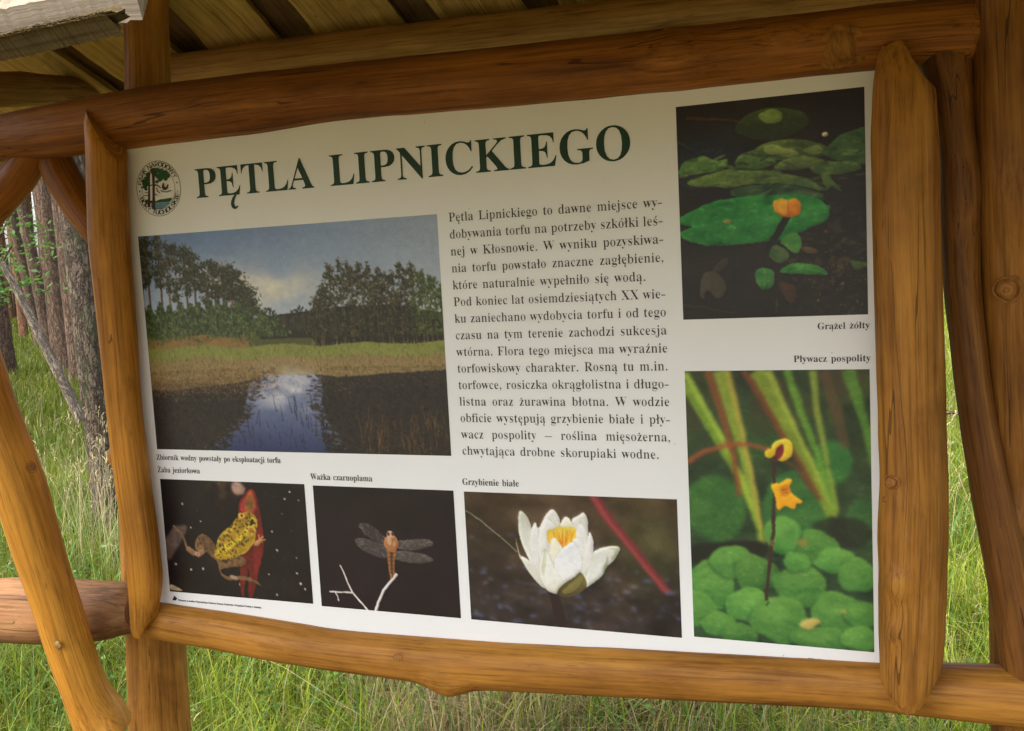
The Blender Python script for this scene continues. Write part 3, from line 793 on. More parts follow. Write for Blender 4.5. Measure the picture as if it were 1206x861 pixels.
    # thin dry stalks with seed heads
    def stalks(P, lo, hi, w):
        n = len(P); H = rng.uniform(lo, hi, n)
        col = np.array([[0.50, 0.42, 0.24]]) * rng.uniform(0.6, 1.2, (n, 1))
        st = rng.bit_generator.state
        add(P, H, np.full(n, w), col, 0.25)
        V = VV[-1].reshape(n, 7, 3); tip = V[:, 6]; dirn = tip - (V[:, 4] + V[:, 5]) / 2; dirn /= np.linalg.norm(dirn, axis=1)[:, None]
        for q in range(5):
            pp = tip - dirn * (0.012 * q) + rng.normal(0, 0.006, (n, 3))
            add(pp, rng.uniform(0.015, 0.035, n), np.full(n, w * 2.2), col * rng.uniform(0.8, 1.15, (n, 1)), 0.9)
    P, px, d = wedge(rng, 650, 150, 1300, 3.0, 7.5); stalks(P, 0.28, 0.5, 0.0022)
    P, px, d = wedge(rng, 60, -120, 150, 3.2, 7.5); stalks(P, 0.28, 0.5, 0.0022)
    P, px, d = wedge(rng, 90, 40, 140, 5.4, 6.6); stalks(P, 0.5, 0.95, 0.003)
    P, px, d = wedge(rng, 260, 1080, 1260, 5, 12); stalks(P, 0.4, 0.7, 0.004)
    # low broad leaves of clover and other herbs among the blades
    for (a, b, nn, d0, d1) in ((-140, 420, 5200, 2.8, 8.0), (420, 1320, 2600, 2.8, 7.0)):
        P, px, d = wedge(rng, nn // 5, a, b, d0, d1); C = np.repeat(P, 5, 0) + rng.normal(0, 1, (len(P) * 5, 3)) * np.array([0.045, 0.045, 0.02]); C[:, 2] += rng.uniform(0.06, 0.22, len(C))
        g = rng.uniform(0.6, 1.4, (len(C), 1)); V, F, T = leaf_cards(C, 0.014, rng, np.c_[np.array([[0.085, 0.17, 0.03]]) * g, np.ones(len(C))], flat=0.6, aspect=0.6)
        VV.append(V); TT.append(T); F4s.append(F + base); base += len(V)
    me = mesh_mixed('grass', np.concatenate(VV), np.concatenate(F4s), np.concatenate(F3s), np.concatenate(TT))
    o = link('grass', me, GRASS); o['kind'] = 'stuff'; o['label'] = 'tall uncut meadow grass, green mixed with dry straw stalks'; o['category'] = 'grass'
build_grass()

# yellow flowers in the grass below the bottom rail
def flower_proto(p, label):
    k = NT('yellow_petals', 0.6, 0.2)
    n = k.noise(k.n('ShaderNodeTexCoord').outputs['Object'], 90, 2); k.l(k.ramp(n, [(0.3, (0.72, 0.52, 0.02)), (0.7, (0.85, 0.70, 0.05))]), k.b.inputs['Base Color'])
    ks = NT('flower_stalk_green', 0.7, 0.2); n = ks.noise(ks.n('ShaderNodeTexCoord').outputs['Object'], 40, 2); ks.l(ks.ramp(n, [(0.3, (0.06, 0.13, 0.02)), (0.7, (0.1, 0.18, 0.03))]), ks.b.inputs['Base Color'])
    t = empty('yellow_flower', p, label, 'flower', 'yellow flowers in the grass')
    V, F = [], []
    for a in range(8):
        th = a / 8 * 6.283; d = Vector((math.cos(th), math.sin(th), 0)); q = Vector((-d.y, d.x, 0)); b = len(V)
        for r_, w_, z in ((0.001, .001, 0), (0.006, 0.0035, 0.003), (0.0115, 0.003, 0.002), (0.014, 0.0008, 0)):
            V += [tuple(d * r_ - q * w_ + Vector((0, 0, .30 + z))), tuple(d * r_ + q * w_ + Vector((0, 0, .30 + z)))]
        for s in range(3): F.append((b + 2 * s, b + 2 * s + 1, b + 2 * s + 3, b + 2 * s + 2))
    V2 = [(0.004 * math.cos(x * 1.047), 0.004 * math.sin(x * 1.047), 0.302) for x in range(6)] + [(0, 0, 0.307)]
    b = len(V); V += V2; F += [(b + x, b + (x + 1) % 6, b + 6) for x in range(6)]
    link('flower_head', mesh_np('flower_head', V, F, True), k.m, t)
    V, F = [], []
    for z in range(7):
        for a in range(6): V.append((0.0016 * math.cos(a * 1.047) + 0.012 * math.sin(z / 6 * 3.14), 0.0016 * math.sin(a * 1.047), z / 6 * 0.3))
    for z in range(6):
        for a in range(6): F.append((z * 6 + a, z * 6 + (a + 1) % 6, z * 6 + 6 + (a + 1) % 6, z * 6 + 6 + a))
    link('stalk', mesh_np('stalk', V, F, True), ks.m, t)
    return t
FL = [(262, 778, 'yellow flower nearest under the left end of the bottom rail'), (229, 797, 'yellow flower closest to the left main post, low in the grass'),
      (238, 812, 'small yellow flower low in the grass just right of the post foot'), (404, 810, 'single yellow flower where green grass meets the dry brown patch'),
      (486, 815, 'left of the yellow flowers clustered over the dry patch'), (497, 813, 'middle one of the yellow flowers over the dry patch'),
      (509, 811, 'right one of the yellow flowers over the dry patch'), (941, 829, 'yellow flower below the right part of the bottom rail')]
f0 = None
for (px_, py_, lab) in FL:
    d = ray(px_, py_); dist = 4.3; p = CAM + d * (dist / math.hypot(d.x, d.y))
    base = Vector((p.x, p.y, gz(p.x, p.y))); s_ = max(0.5, (p.z - base.z) / 0.3)
    if f0 is None: f0 = flower_proto(base, lab); f = f0
    else:
        f = f0.copy(); COL.objects.link(f); f['label'] = lab; f.location = base
        for ch in list(f0.children):
            c = ch.copy(); COL.objects.link(c); c.parent = f
    f.scale = (1, 1, s_); f.rotation_euler = (R(20), 0, px_)

# broad-leaved weeds at the lower left
def weed(px, py, dist, label, n, size, seed):
    rng = np.random.default_rng(seed)
    c = far_at(px, py, dist); base = Vector((c.x, c.y, gz(c.x, c.y)))
    t = empty('bramble_plant', base, label, 'plant', 'broad-leaved weeds in the grass')
    V, F, T, SV, SF = [], [], [], [], []
    hgt = max(0.15, c.z - base.z)
    for i in range(n):
        a = rng.uniform(0, 6.283); rr = rng.uniform(0.03, 0.2); o = np.array([rr * math.cos(a), rr * math.sin(a), hgt * rng.uniform(0.55, 1.05)])
        b = len(SV)
        for q in range(5):
            pq = o * np.array([q / 4, q / 4, (q / 4) ** 0.8]); SV += [tuple(pq + [0.002, 0, 0]), tuple(pq + [-0.001, 0.0017, 0]), tuple(pq + [-0.001, -0.0017, 0])]
        for q in range(4):
            for e in range(3): SF.append((b + 3 * q + e, b + 3 * q + (e + 1) % 3, b + 3 * q + 3 + (e + 1) % 3, b + 3 * q + 3 + e))
        g = rng.uniform(0.75, 1.3)
        for lf in range(3):
            th = a + (lf - 1) * 1.2; L = size * rng.uniform(0.8, 1.2) * (1 if lf == 1 else 0.8)
            d = np.array([math.cos(th), math.sin(th), rng.uniform(-0.35, 0.15)]); s = np.cross(d, [0, 0, 1]); s /= np.linalg.norm(s); u = np.cross(s, d); b = len(V)
            prof = [(0, .03), (.15, .25), (.35, .36), (.6, .3), (.85, .13), (1, .01)]
            for (q, w) in prof:
                m = o + d * L * q - np.array([0, 0, 0.25 * L * q * q])
                V += [tuple(m - s * w * L + u * 0.06 * L), tuple(m), tuple(m + s * w * L + u * 0.06 * L)]
                T += [np.r_[np.array([0.055, 0.125, 0.03]) * g * k2, 1] for k2 in (1.1, 0.85, 1.1)]
            for q in range(len(prof) - 1):
                F += [(b + 3 * q, b + 3 * q + 1, b + 3 * q + 4, b + 3 * q + 3), (b + 3 * q + 1, b + 3 * q + 2, b + 3 * q + 5, b + 3 * q + 4)]
    link('foliage', mesh_np('foliage', V, F, True, {'tint': ('FLOAT_COLOR', T)}), LEAVES, t)
    link('stems', mesh_np('stems', SV, SF, True, {'tint': ('FLOAT_COLOR', np.tile([0.09, 0.14, 0.05, 1], (len(SV), 1)))}), LEAVES, t)
weed(52, 808, 4.6, 'broad-leaved weed left of the post foot, highest of the two', 9, 0.085, 1)
weed(30, 842, 4.3, 'broad-leaved weed in the lower left corner behind the orange brace', 8, 0.08, 2)

# fallen branch lying in the grass on the right
p_, q_ = far_at(1095, 487, 7.6), far_at(1150, 489, 7.5)
FB = empty('fallen_branch', p_, 'thin dark fallen branch lying across the grass right of the board', 'branch')
p_.z += 0.0; log('stick', [(p_, 0.016), ((p_ + q_) / 2 + Vector((0, 0, 0.012)), 0.012), (q_, 0.009)], BARK_FAR, FB, 3, 0.06, seg=10)

# ------------------------------------------------------------------ the information board
IB = empty('information_board', (-0.1, 0, 0.88), 'white printed information board with six nature photographs and Polish text, held in the log frame', 'information board')
def bp(u, v, y=0.0): return (u - IB.location.x, y, v + BOARD_Z - IB.location.z)
def board_uv(px, py):
    p = at(px, py, 0.0); return p.x, p.z - BOARD_Z

def build_panel():
    k = NT('white_board', 0.38, 0.35)
    oc = k.n('ShaderNodeTexCoord').outputs['Object']
    n = k.noise(oc, 3.0, 5, 0.6); n2 = k.noise(oc, 420, 2, 0.5); n3 = k.noise(k.mapping(oc, (1, 1, 1), (4, 2, 1)), 26, 4, 0.7)
    c = k.ramp(n, [(0.3, (0.80, 0.80, 0.79)), (0.7, (0.84, 0.84, 0.83))])
    c = k.mix(0.6, c, k.ramp(n3, [(0.62, (1, 1, 1)), (0.74, (0.93, 0.92, 0.88))]), 'MULTIPLY')
    v = k.n('ShaderNodeTexVoronoi'); v.inputs['Scale'].default_value = 34; k.l(oc, v.inputs['Vector'])
    sp = k.n('ShaderNodeSeparateColor'); k.l(v.outputs['Color'], sp.inputs[0])
    speck = k.math('MULTIPLY', k.math('LESS_THAN', v.outputs['Distance'], 0.035), k.math('GREATER_THAN', sp.outputs[1], 0.86))
    c = k.mix(k.math('MULTIPLY', speck, 0.6), c, (0.25, 0.2, 0.15))
    k.l(c, k.b.inputs['Base Color']); k.l(k.bump(n2, 0.05, 0.001), k.b.inputs['Normal'])
    import bmesh
    b = bmesh.new(); bmesh.ops.create_cube(b, size=1)
    u0, u1, v0, v1, t = -0.885, 0.645, -0.56, 0.485, 0.006
    for q in b.verts:
        q.co = Vector(bp(u0 if q.co.x < 0 else u1, v0 if q.co.z < 0 else v1, 0.0 if q.co.y < 0 else t))
    bmesh.ops.bevel(b, geom=b.edges[:], offset=0.001, segments=1, affect='EDGES')
    me = bpy.data.meshes.new('panel'); b.to_mesh(me); b.free()
    link('panel', me, k.m, IB)
build_panel()

# --- lettering: glyph outlines (1000 units per em), flattened to polygons
SERIF_DATA = """A437;-9,0 -9,18 9,21 24,30 49,75 206,466 224,465 384,87 411,34 425,22 443,18 443,0 229,0 229,18 270,25 283,46 273,81 253,132 103,132 79,71 76,59 75,48 87,26 124,18 128,18 128,0;113,161 242,161 177,319
B443;16,0 16,17 45,22 62,32 72,51 75,82 75,369 69,412 51,433 15,439 15,455 220,455 297,449 352,429 385,396 396,351 384,302 348,268 287,247 360,223 404,185 418,132 407,76 371,35 314,9 238,0;182,252 188,252 234,257 263,272 279,301 285,345 281,385 269,412 248,428 216,434 198,432 188,425 182,391;222,24 259,30 283,49 296,81 301,128 295,176 277,208 245,225 197,231 182,231 182,65 190,33 202,26
C468;257,-11 193,-3 137,20 91,56 56,104 34,162 26,228 34,294 56,351 92,399 139,435 195,458 259,465 309,459 367,440 388,435 408,443 419,465 437,465 437,308 420,308 392,364 356,407 313,434 265,443 212,430 174,389 151,321 144,226 152,138 177,74 219,36 278,24 318,29 358,45 395,71 428,106 447,89 395,33 332,0
D496;20,0 20,17 47,21 63,30 71,46 74,75 74,374 71,407 61,426 43,435 15,439 15,455 222,455 296,449 357,429 405,396 440,351 461,295 468,228 453,128 408,57 333,14 228,0;222,24 262,30 295,47 319,75 343,139 351,229 343,318 319,382 279,420 223,433 202,431 190,423 182,385 182,72 190,34 202,27
E442;14,0 14,17 44,20 62,30 72,48 75,78 75,369 72,405 62,425 44,435 16,439 16,455 399,455 399,320 383,320 369,373 340,406 295,424 232,430 200,428 186,417 183,388 183,246 193,246 232,252 259,269 277,300 288,345 304,345 304,118 287,118 273,181 259,201 241,213 185,222 183,222 183,67 185,47 192,35 230,28 276,30 313,39 345,53 371,75 393,105 411,143 430,143 402,0
F404;15,0 15,17 45,23 62,34 72,53 75,84 75,375 71,405 61,423 43,433 14,439 14,455 394,455 394,320 377,320 369,357 355,385 336,406 310,420 275,428 230,431 200,429 186,421 182,398 182,247 190,247 229,253 256,270 274,301 284,347 302,347 302,118 285,118 274,168 257,200 229,218 189,224 182,224 182,81 188,43 196,31 210,24 257,17 257,0
G508;268,-10 200,-3 141,19 93,55 57,103 35,161 28,229 35,295 57,352 93,399 139,435 195,458 257,465 311,459 369,441 388,436 406,443 419,465 437,465 437,308 420,308 403,346 382,379 357,406 329,426 299,439 267,443 214,430 176,389 153,322 146,228 154,135 180,67 206,37 238,19 275,13 308,16 328,27 339,45 343,71 343,128 339,154 329,170 309,179 275,182 275,198 500,198 500,182 473,179 457,171 449,155 446,128 446,29 357,0
I261;13,0 13,17 42,23 61,32 72,49 75,75 75,387 72,412 63,427 45,435 13,439 13,455 244,455 244,439 214,435 196,427 186,412 183,387 183,77 187,44 206,26 246,17 246,0
K510;16,0 16,17 45,22 63,32 72,50 75,81 75,379 72,406 63,424 45,434 17,439 17,455 242,455 242,439 205,432 187,415 183,379 183,234 321,373 342,398 349,418 334,434 291,439 291,455 486,455 486,439 477,439 415,419 345,361 271,285 463,46 487,25 519,17 519,0 281,0 281,17 306,18 322,21 334,34 316,66 199,214 183,198 183,81 186,50 195,32 213,22 242,17 242,0
L426;15,0 15,17 45,22 62,32 72,50 75,81 75,379 71,407 62,425 44,434 16,439 16,455 250,455 250,439 208,434 196,427 188,416 182,379 182,83 185,47 200,31 234,28 278,31 315,40 345,56 370,80 391,112 409,154 427,154 402,0
N494;403,-11 107,350 107,79 110,49 119,31 136,21 167,17 167,0 18,0 18,17 54,23 71,41 76,79 76,388 36,433 18,439 18,455 156,455 391,169 391,377 386,414 369,431 331,439 331,455 480,455 480,439 450,434 433,425 425,407 422,377 422,-11
O525;261,-11 213,-6 169,7 129,29 94,58 66,93 45,134 32,179 28,228 32,276 45,321 66,362 95,397 130,426 170,448 216,462 265,466 313,462 357,448 397,427 431,399 459,364 481,323 494,277 498,228 494,179 481,134 459,93 430,58 395,29 355,7 310,-6;265,12 315,26 351,66 372,133 379,228 371,321 348,389 310,430 260,443 210,430 174,389 152,322 145,228 153,135 177,67 215,26
P418;15,0 15,17 45,22 62,32 72,50 75,81 75,379 71,406 62,424 44,434 16,439 16,455 214,455 287,452 336,440 366,422 390,398 404,367 409,332 398,280 367,240 314,214 242,206 182,206 182,81 185,50 194,32 212,22 242,17 242,0;182,230 201,230 244,235 272,253 287,283 292,329 288,375 275,406 252,425 216,431 189,424 182,398
R473;15,0 15,17 45,22 62,32 72,50 75,81 75,379 71,406 62,424 44,434 16,439 16,455 217,455 305,448 367,426 405,388 417,334 406,285 372,248 315,224 432,50 452,26 478,17 480,17 480,0 338,0 201,212 182,212 182,81 185,50 194,32 212,22 242,17 242,0;182,234 203,234 249,240 280,258 298,290 304,336 295,389 268,421 224,431 202,429 190,422 182,385
S390;43,-11 43,158 62,158 83,94 111,50 149,24 197,15 231,20 257,36 273,60 279,89 265,129 225,160 163,191 112,221 77,253 56,289 50,332 54,370 67,403 88,429 115,449 148,462 185,466 229,461 282,448 291,446 300,445 313,450 320,466 339,466 339,319 322,319 310,354 293,385 272,410 248,429 222,441 194,445 163,440 140,426 125,406 120,380 124,356 137,336 189,303 253,273 317,233 337,211 350,188 359,133 354,93 339,58 314,29 281,8 240,-6 192,-10 158,-8 126,1 98,9 85,12 69,7 61,-11
T423;92,0 92,17 123,21 142,31 152,50 156,81 156,433 149,433 102,426 65,403 41,367 29,318 11,318 11,455 410,455 410,317 394,317 375,382 333,420 269,433 263,433 263,81 267,49 276,30 296,21 328,17 328,0
W611;171,-11 32,393 15,427 3,435 -15,439 -15,455 181,455 181,439 150,432 143,423 140,410 148,373 223,153 301,353 286,399 278,418 267,429 229,439 229,455 439,455 439,439 404,432 393,412 399,386 474,166 541,369 549,406 546,421 538,430 503,439 503,455 624,455 624,439 607,433 594,421 575,379 446,-11 428,-11 316,309 190,-11
X471;11,0 11,17 53,30 90,66 193,208 78,386 47,425 33,435 16,439 14,439 14,455 244,455 244,439 229,439 200,433 190,415 201,388 265,289 322,373 339,414 328,432 293,439 293,455 458,455 458,439 455,439 427,435 403,423 357,373 281,265 413,57 436,28 461,17 464,17 464,0 238,0 238,17 243,17 278,23 290,41 275,79 210,183 138,81 124,45 137,24 174,17 174,0
Z442;20,0 20,11 276,430 214,430 141,420 115,407 94,386 76,356 61,316 44,316 57,455 406,455 406,443 153,29 239,29 302,37 349,61 384,103 407,164 424,164 407,0
a344;255,-10 226,-5 208,10 200,35 151,2 95,-9 64,-4 40,11 25,34 20,63 31,104 63,136 119,164 199,190 199,241 196,266 187,282 171,292 148,296 115,290 104,274 113,257 123,231 120,215 110,202 95,194 77,191 59,194 45,203 36,218 33,236 37,259 49,278 69,295 95,308 126,316 162,318 223,312 263,292 285,259 293,210 293,62 295,40 304,34 320,42 329,28 294,-1;151,34 174,41 199,63 199,169 154,151 127,123 118,84 126,46
b361;43,-11 43,388 37,428 8,439 8,455 138,455 138,279 175,308 221,318 254,313 284,299 308,276 326,245 338,208 342,166 337,118 323,75 300,40 270,13 233,-4 192,-10 148,-1 105,28 53,-11;183,14 213,23 232,49 242,95 245,160 242,213 231,251 212,273 184,280 155,270 144,257 138,242 138,69 143,38 158,20
c293;156,-10 119,-5 87,11 59,35 38,68 24,106 19,150 25,196 40,237 64,271 96,297 133,313 175,319 218,314 250,298 271,275 277,245 275,228 266,215 253,207 236,204 214,209 201,225 196,251 197,261 197,271 190,290 169,297 138,285 118,248 112,187 118,123 137,76 166,48 204,38 239,47 271,72 285,60 248,21 205,-2
d370;140,-10 107,-5 78,10 53,35 35,66 23,104 19,147 24,196 36,237 55,272 81,297 112,313 146,318 189,309 223,280 223,401 220,419 212,430 176,439 176,455 319,455 319,75 325,41 335,32 353,28 353,11 294,6 223,-10 223,39 188,2;171,28 187,31 202,41 215,56 223,76 223,242 217,257 206,270 174,281 147,273 130,250 121,210 118,153 120,98 130,58 146,36
e301;154,-10 117,-5 85,10 58,35 37,69 24,109 19,157 24,201 38,240 59,273 87,298 120,313 157,318 209,309 249,280 274,234 283,173 283,166 117,166 127,97 154,56 199,42 237,53 270,86 285,73 248,27 205,-1;116,192 201,192 201,215 193,277 181,292 161,297 136,286 121,255 116,203
f214;15,0 15,16 40,22 50,35 52,73 52,277 16,277 16,310 52,310 52,353 60,400 85,436 123,457 174,465 212,460 240,446 257,425 263,400 260,381 252,367 239,358 224,355 195,365 187,376 185,391 193,420 196,426 197,433 193,441 180,443 163,440 153,430 148,390 148,310 203,310 203,277 148,277 148,65 150,40 158,26 173,18 199,16 199,0
g327;146,-140 89,-136 48,-122 22,-100 14,-75 28,-46 69,-26 35,-1 24,30 28,54 42,74 67,92 102,110 58,135 31,169 22,212 27,242 40,268 60,289 88,305 120,315 157,318 196,315 233,304 317,304 317,268 268,268 286,237 291,203 288,176 276,151 258,131 234,116 205,106 172,103 157,103 142,104 112,94 104,84 101,71 111,55 141,49 175,49 259,40 285,29 303,13 312,-9 316,-37 305,-80 272,-113 219,-133;157,124 178,130 190,146 197,173 199,211 197,249 190,276 178,292 157,297 137,292 124,276 117,249 114,211 117,173 124,146 137,130;161,-116 218,-111 252,-94 263,-66 260,-51 249,-41 205,-34 97,-34 79,-52 73,-73 79,-89 95,-103 122,-113
h381;18,0 18,16 45,26 52,56 52,399 46,429 36,437 19,440 19,455 148,455 148,267 190,305 243,318 292,306 321,271 330,212 330,56 337,26 347,19 363,16 363,0 202,0 202,16 207,16 228,26 235,56 235,217 229,258 219,268 203,271 173,262 148,235 148,56 154,26 164,19 180,16 180,0
i198;101,362 81,366 65,376 54,393 50,412 54,432 65,449 81,460 101,463 120,460 137,449 147,432 151,412 147,393 136,376 120,366;18,0 18,16 45,26 52,56 52,252 47,285 20,293 21,310 148,310 148,56 154,26 180,16 180,0
j210;106,363 86,367 70,378 59,394 56,414 59,434 71,450 87,461 106,465 126,461 142,450 153,434 157,414 153,394 142,378 126,367;36,-140 -11,-131 -44,-105 -53,-88 -56,-70 -53,-53 -45,-40 -32,-32 -15,-29 15,-39 23,-51 26,-66 19,-87 11,-103 16,-113 31,-117 49,-113 58,-100 64,-54 64,250 56,284 43,291 22,294 22,310 159,310 159,-21 151,-73 127,-110 88,-133
k359;17,0 17,16 45,26 52,56 52,398 47,429 38,436 20,439 21,455 148,455 148,169 227,248 240,264 244,278 235,290 209,293 206,293 206,310 345,310 345,293 308,284 275,260 222,209 346,34 360,21 376,16 376,0 211,0 211,16 217,16 234,20 239,32 232,49 163,147 148,134 148,56 154,26 180,16 180,0
l199;18,0 18,16 45,26 52,56 52,398 47,429 38,436 20,439 20,455 148,455 148,56 154,26 180,16 180,0
m554;18,0 18,16 45,26 52,56 52,253 46,284 36,291 19,294 19,310 146,310 146,265 188,305 237,318 277,312 305,293 320,261 364,304 418,318 465,306 494,271 504,212 504,56 510,26 520,19 536,16 536,0 377,0 377,16 393,19 403,26 410,56 410,217 404,258 394,268 377,271 349,263 324,237 324,56 331,26 340,19 356,16 356,0 199,0 199,16 215,19 225,26 232,56 232,217 226,258 216,268 199,271 170,262 146,235 146,56 152,27 162,19 177,16 177,0
n381;18,0 18,16 45,26 52,56 52,253 46,284 36,291 19,294 19,310 148,310 148,267 190,306 243,318 292,306 321,271 330,212 330,56 337,26 347,19 363,16 363,0 202,0 202,16 207,16 228,26 235,56 235,217 229,258 219,268 203,271 173,262 148,235 148,56 154,26 164,19 180,16 180,0
o336;169,-10 127,-5 90,11 60,37 38,70 24,110 19,154 24,199 38,239 60,272 90,297 127,313 168,318 209,313 245,298 275,273 298,240 312,200 317,154 312,108 298,69 275,36 245,11 210,-5;169,11 193,18 209,39 217,81 220,154 217,227 208,271 192,292 169,299 144,292 128,271 120,227 117,154 120,82 128,39 144,18
p371;17,-139 17,-124 40,-117 50,-101 52,-64 52,243 46,283 19,295 19,310 143,310 143,263 166,294 195,313 230,319 264,314 293,298 317,274 335,241 346,203 350,160 346,113 334,72 316,38 291,12 261,-5 227,-10 183,1 148,32 148,-58 152,-99 167,-118 197,-123 197,-139;195,28 222,36 239,59 249,99 253,154 250,208 241,248 225,270 199,278 171,267 148,235 148,69 167,38
r287;18,0 18,16 45,26 52,56 52,252 46,285 20,293 21,310 146,310 146,252 165,280 187,301 210,314 233,318 258,315 275,304 286,287 289,266 287,248 278,234 265,225 248,222 222,231 207,250 189,260 175,255 162,241 152,220 149,192 149,56 152,37 159,25 197,16 197,0
s288;151,-10 122,-6 87,6 73,9 60,4 51,-9 36,-9 36,105 53,105 66,68 87,39 112,21 140,15 162,18 179,27 189,40 192,58 183,84 156,105 107,130 76,148 54,169 41,193 37,220 44,259 65,291 98,312 141,319 166,316 199,308 206,306 213,305 223,308 230,319 244,319 244,222 228,222 215,254 196,277 174,291 149,296 130,294 116,286 108,274 105,259 115,232 146,212 191,189 221,172 241,151 253,127 257,95 250,51 228,18 194,-3
t228;124,-9 89,-4 66,10 53,36 48,71 48,279 20,279 20,300 88,369 129,424 144,424 144,310 208,310 208,279 144,279 144,82 149,51 157,43 168,40 189,49 206,75 222,66 198,24 165,-1
u375;131,-10 91,-3 65,17 51,51 46,97 46,248 39,282 29,291 11,294 11,310 142,310 142,74 151,46 162,38 177,36 205,43 228,66 228,248 221,283 209,291 189,294 189,310 324,310 324,70 331,39 360,30 360,13 300,7 228,-10 228,40 209,19 186,3 160,-7
w435;122,-10 17,265 6,284 -11,293 -11,310 138,310 138,293 120,289 114,276 116,266 120,253 167,127 211,235 201,266 190,288 168,295 168,310 323,310 323,293 302,288 296,276 296,269 298,262 336,141 382,256 387,275 380,289 356,295 356,310 445,310 445,295 425,284 412,258 304,-10 289,-10 223,197 140,-10
y300;52,-140 29,-137 10,-125 -3,-107 -7,-84 -4,-67 5,-53 18,-43 36,-40 64,-49 72,-61 75,-76 74,-81 74,-87 77,-96 86,-99 99,-92 114,-74 129,-44 140,-5 36,251 25,275 15,287 -3,293 -5,293 -5,310 162,310 162,293 136,289 128,275 130,267 133,257 185,119 230,241 236,260 238,274 229,289 203,293 203,310 300,310 300,293 287,290 277,281 259,242 162,-24 129,-96 113,-117 95,-131
z293;13,0 13,14 168,287 128,287 96,283 72,272 55,250 44,216 26,216 32,310 275,310 275,291 126,25 152,25 194,30 223,44 244,69 260,107 276,107 268,0"""
SANS_DATA = """A480;16,0 201,509 276,509 463,0 395,0 287,302 264,372 232,478 245,478 213,371 191,302 85,0;110,142 110,199 370,199 370,142
B456;60,0 60,509 241,509 289,504 329,491 359,469 381,442 394,410 398,374 395,344 387,320 356,286 315,267 315,262 339,257 363,245 385,227 402,203 414,173 418,136 413,100 400,67 377,39 344,18 301,4 247,0;125,57 245,57 296,63 330,80 349,105 355,137 352,161 342,184 327,203 306,218 279,228 248,231 125,231;125,285 238,285 288,296 308,309 323,326 333,348 336,372 330,403 313,429 283,446 240,452 125,452
C510;267,-7 205,1 150,25 104,63 70,115 48,179 40,254 48,329 70,393 104,445 150,484 205,508 267,516 340,504 373,490 402,471 427,447 448,418 463,385 473,348 408,348 389,395 357,428 315,449 267,456 223,450 184,432 150,403 125,364 109,314 103,254 109,194 125,145 151,105 184,76 223,59 267,53 315,60 357,81 389,114 408,160 473,160 463,124 448,91 428,62 402,38 373,19 341,5 305,-4
D502;219,0 96,0 96,57 215,57 272,63 318,81 354,110 379,149 394,198 399,255 394,312 379,361 354,399 320,428 275,446 221,452 93,452 93,509 225,509 294,501 353,478 399,441 433,391 455,329 462,255 455,181 433,119 398,68 351,31 291,8;125,509 125,0 60,0 60,509
E419;60,0 60,509 372,509 372,452 125,452 125,286 355,286 355,229 125,229 125,57 375,57 375,0
H517;60,0 60,509 125,509 125,289 392,289 392,509 457,509 457,0 392,0 392,232 125,232 125,0
I300;31,0 31,57 118,57 118,452 31,452 31,509 269,509 269,452 183,452 183,57 269,57 269,0
K467;104,145 104,216 139,261 174,303 212,344 364,509 448,509 231,276 228,276;60,0 60,509 125,509 125,334 124,225 125,193 125,0;372,0 188,259 228,309 449,0
L393;60,0 60,509 125,509 125,57 361,57 361,0
N523;60,0 60,509 136,509 343,183 363,151 388,107 414,55 405,54 401,108 399,157 399,195 399,509 463,509 463,0 387,0 202,290 177,331 148,381 108,452 119,454 122,384 124,328 125,291 125,0
O533;267,-7 205,1 150,25 105,63 70,115 48,179 40,254 48,329 70,393 105,445 150,484 205,508 267,516 329,508 384,484 429,445 464,393 486,329 493,254 486,179 464,115 429,63 384,25 329,1;267,53 310,59 349,76 383,105 408,144 425,194 430,254 425,314 408,365 383,404 349,433 310,450 267,456 223,450 184,433 151,404 125,364 109,314 103,254 109,194 125,144 151,105 184,76 223,59
P445;60,0 60,509 235,509 289,503 332,487 366,462 390,430 404,391 409,348 404,304 390,265 366,233 332,207 289,191 235,186 109,186 109,242 233,242 269,246 297,256 318,272 333,294 342,319 344,348 342,376 333,402 318,423 297,439 268,449 232,452 125,452 125,0
R449;60,0 60,509 236,509 290,504 333,489 367,465 390,433 405,395 409,352 405,309 390,271 367,240 333,217 289,203 236,198 96,198 96,255 234,255 269,258 298,267 319,281 334,300 342,324 345,352 342,380 334,405 319,425 298,440 269,449 233,452 125,452 125,0;353,0 230,229 303,229 428,0
S447;224,-9 172,-4 128,9 91,31 64,60 46,96 38,137 104,137 110,110 123,88 142,71 166,59 224,49 257,52 286,60 311,74 329,92 341,114 346,139 342,161 332,179 296,205 245,222 184,239 128,260 86,289 60,326 52,372 58,413 75,448 102,476 138,498 180,511 227,516 275,511 316,498 351,476 377,449 394,415 401,378 337,378 326,412 302,437 267,453 225,459 194,456 167,448 145,435 129,418 118,398 115,376 119,352 131,334 169,308 212,293 264,279 312,264 359,238 395,198 405,171 408,139 403,99 386,64 360,34 323,11 278,-4
T449;32,452 32,509 417,509 417,452 257,452 257,0 193,0 193,452
U517;259,-8 203,-2 154,15 114,43 85,80 66,124 60,173 60,509 124,509 124,178 128,144 141,113 160,87 187,68 220,56 259,52 298,56 331,68 357,87 377,113 389,144 393,178 393,509 457,509 457,173 451,124 433,80 403,43 363,15 315,-2
W686;155,0 16,509 82,509 163,196 175,145 187,94 197,40 189,40 200,94 211,145 224,196 306,509 380,509 462,196 474,145 486,94 497,40 488,40 499,94 510,145 523,196 603,509 670,509 530,0 455,0 368,323 351,391 336,475 350,475 335,395 318,323 230,0
Y472;203,0 203,208 16,509 91,509 192,344 222,292 250,230 224,230 251,293 280,344 381,509 455,509 268,208 268,0"""
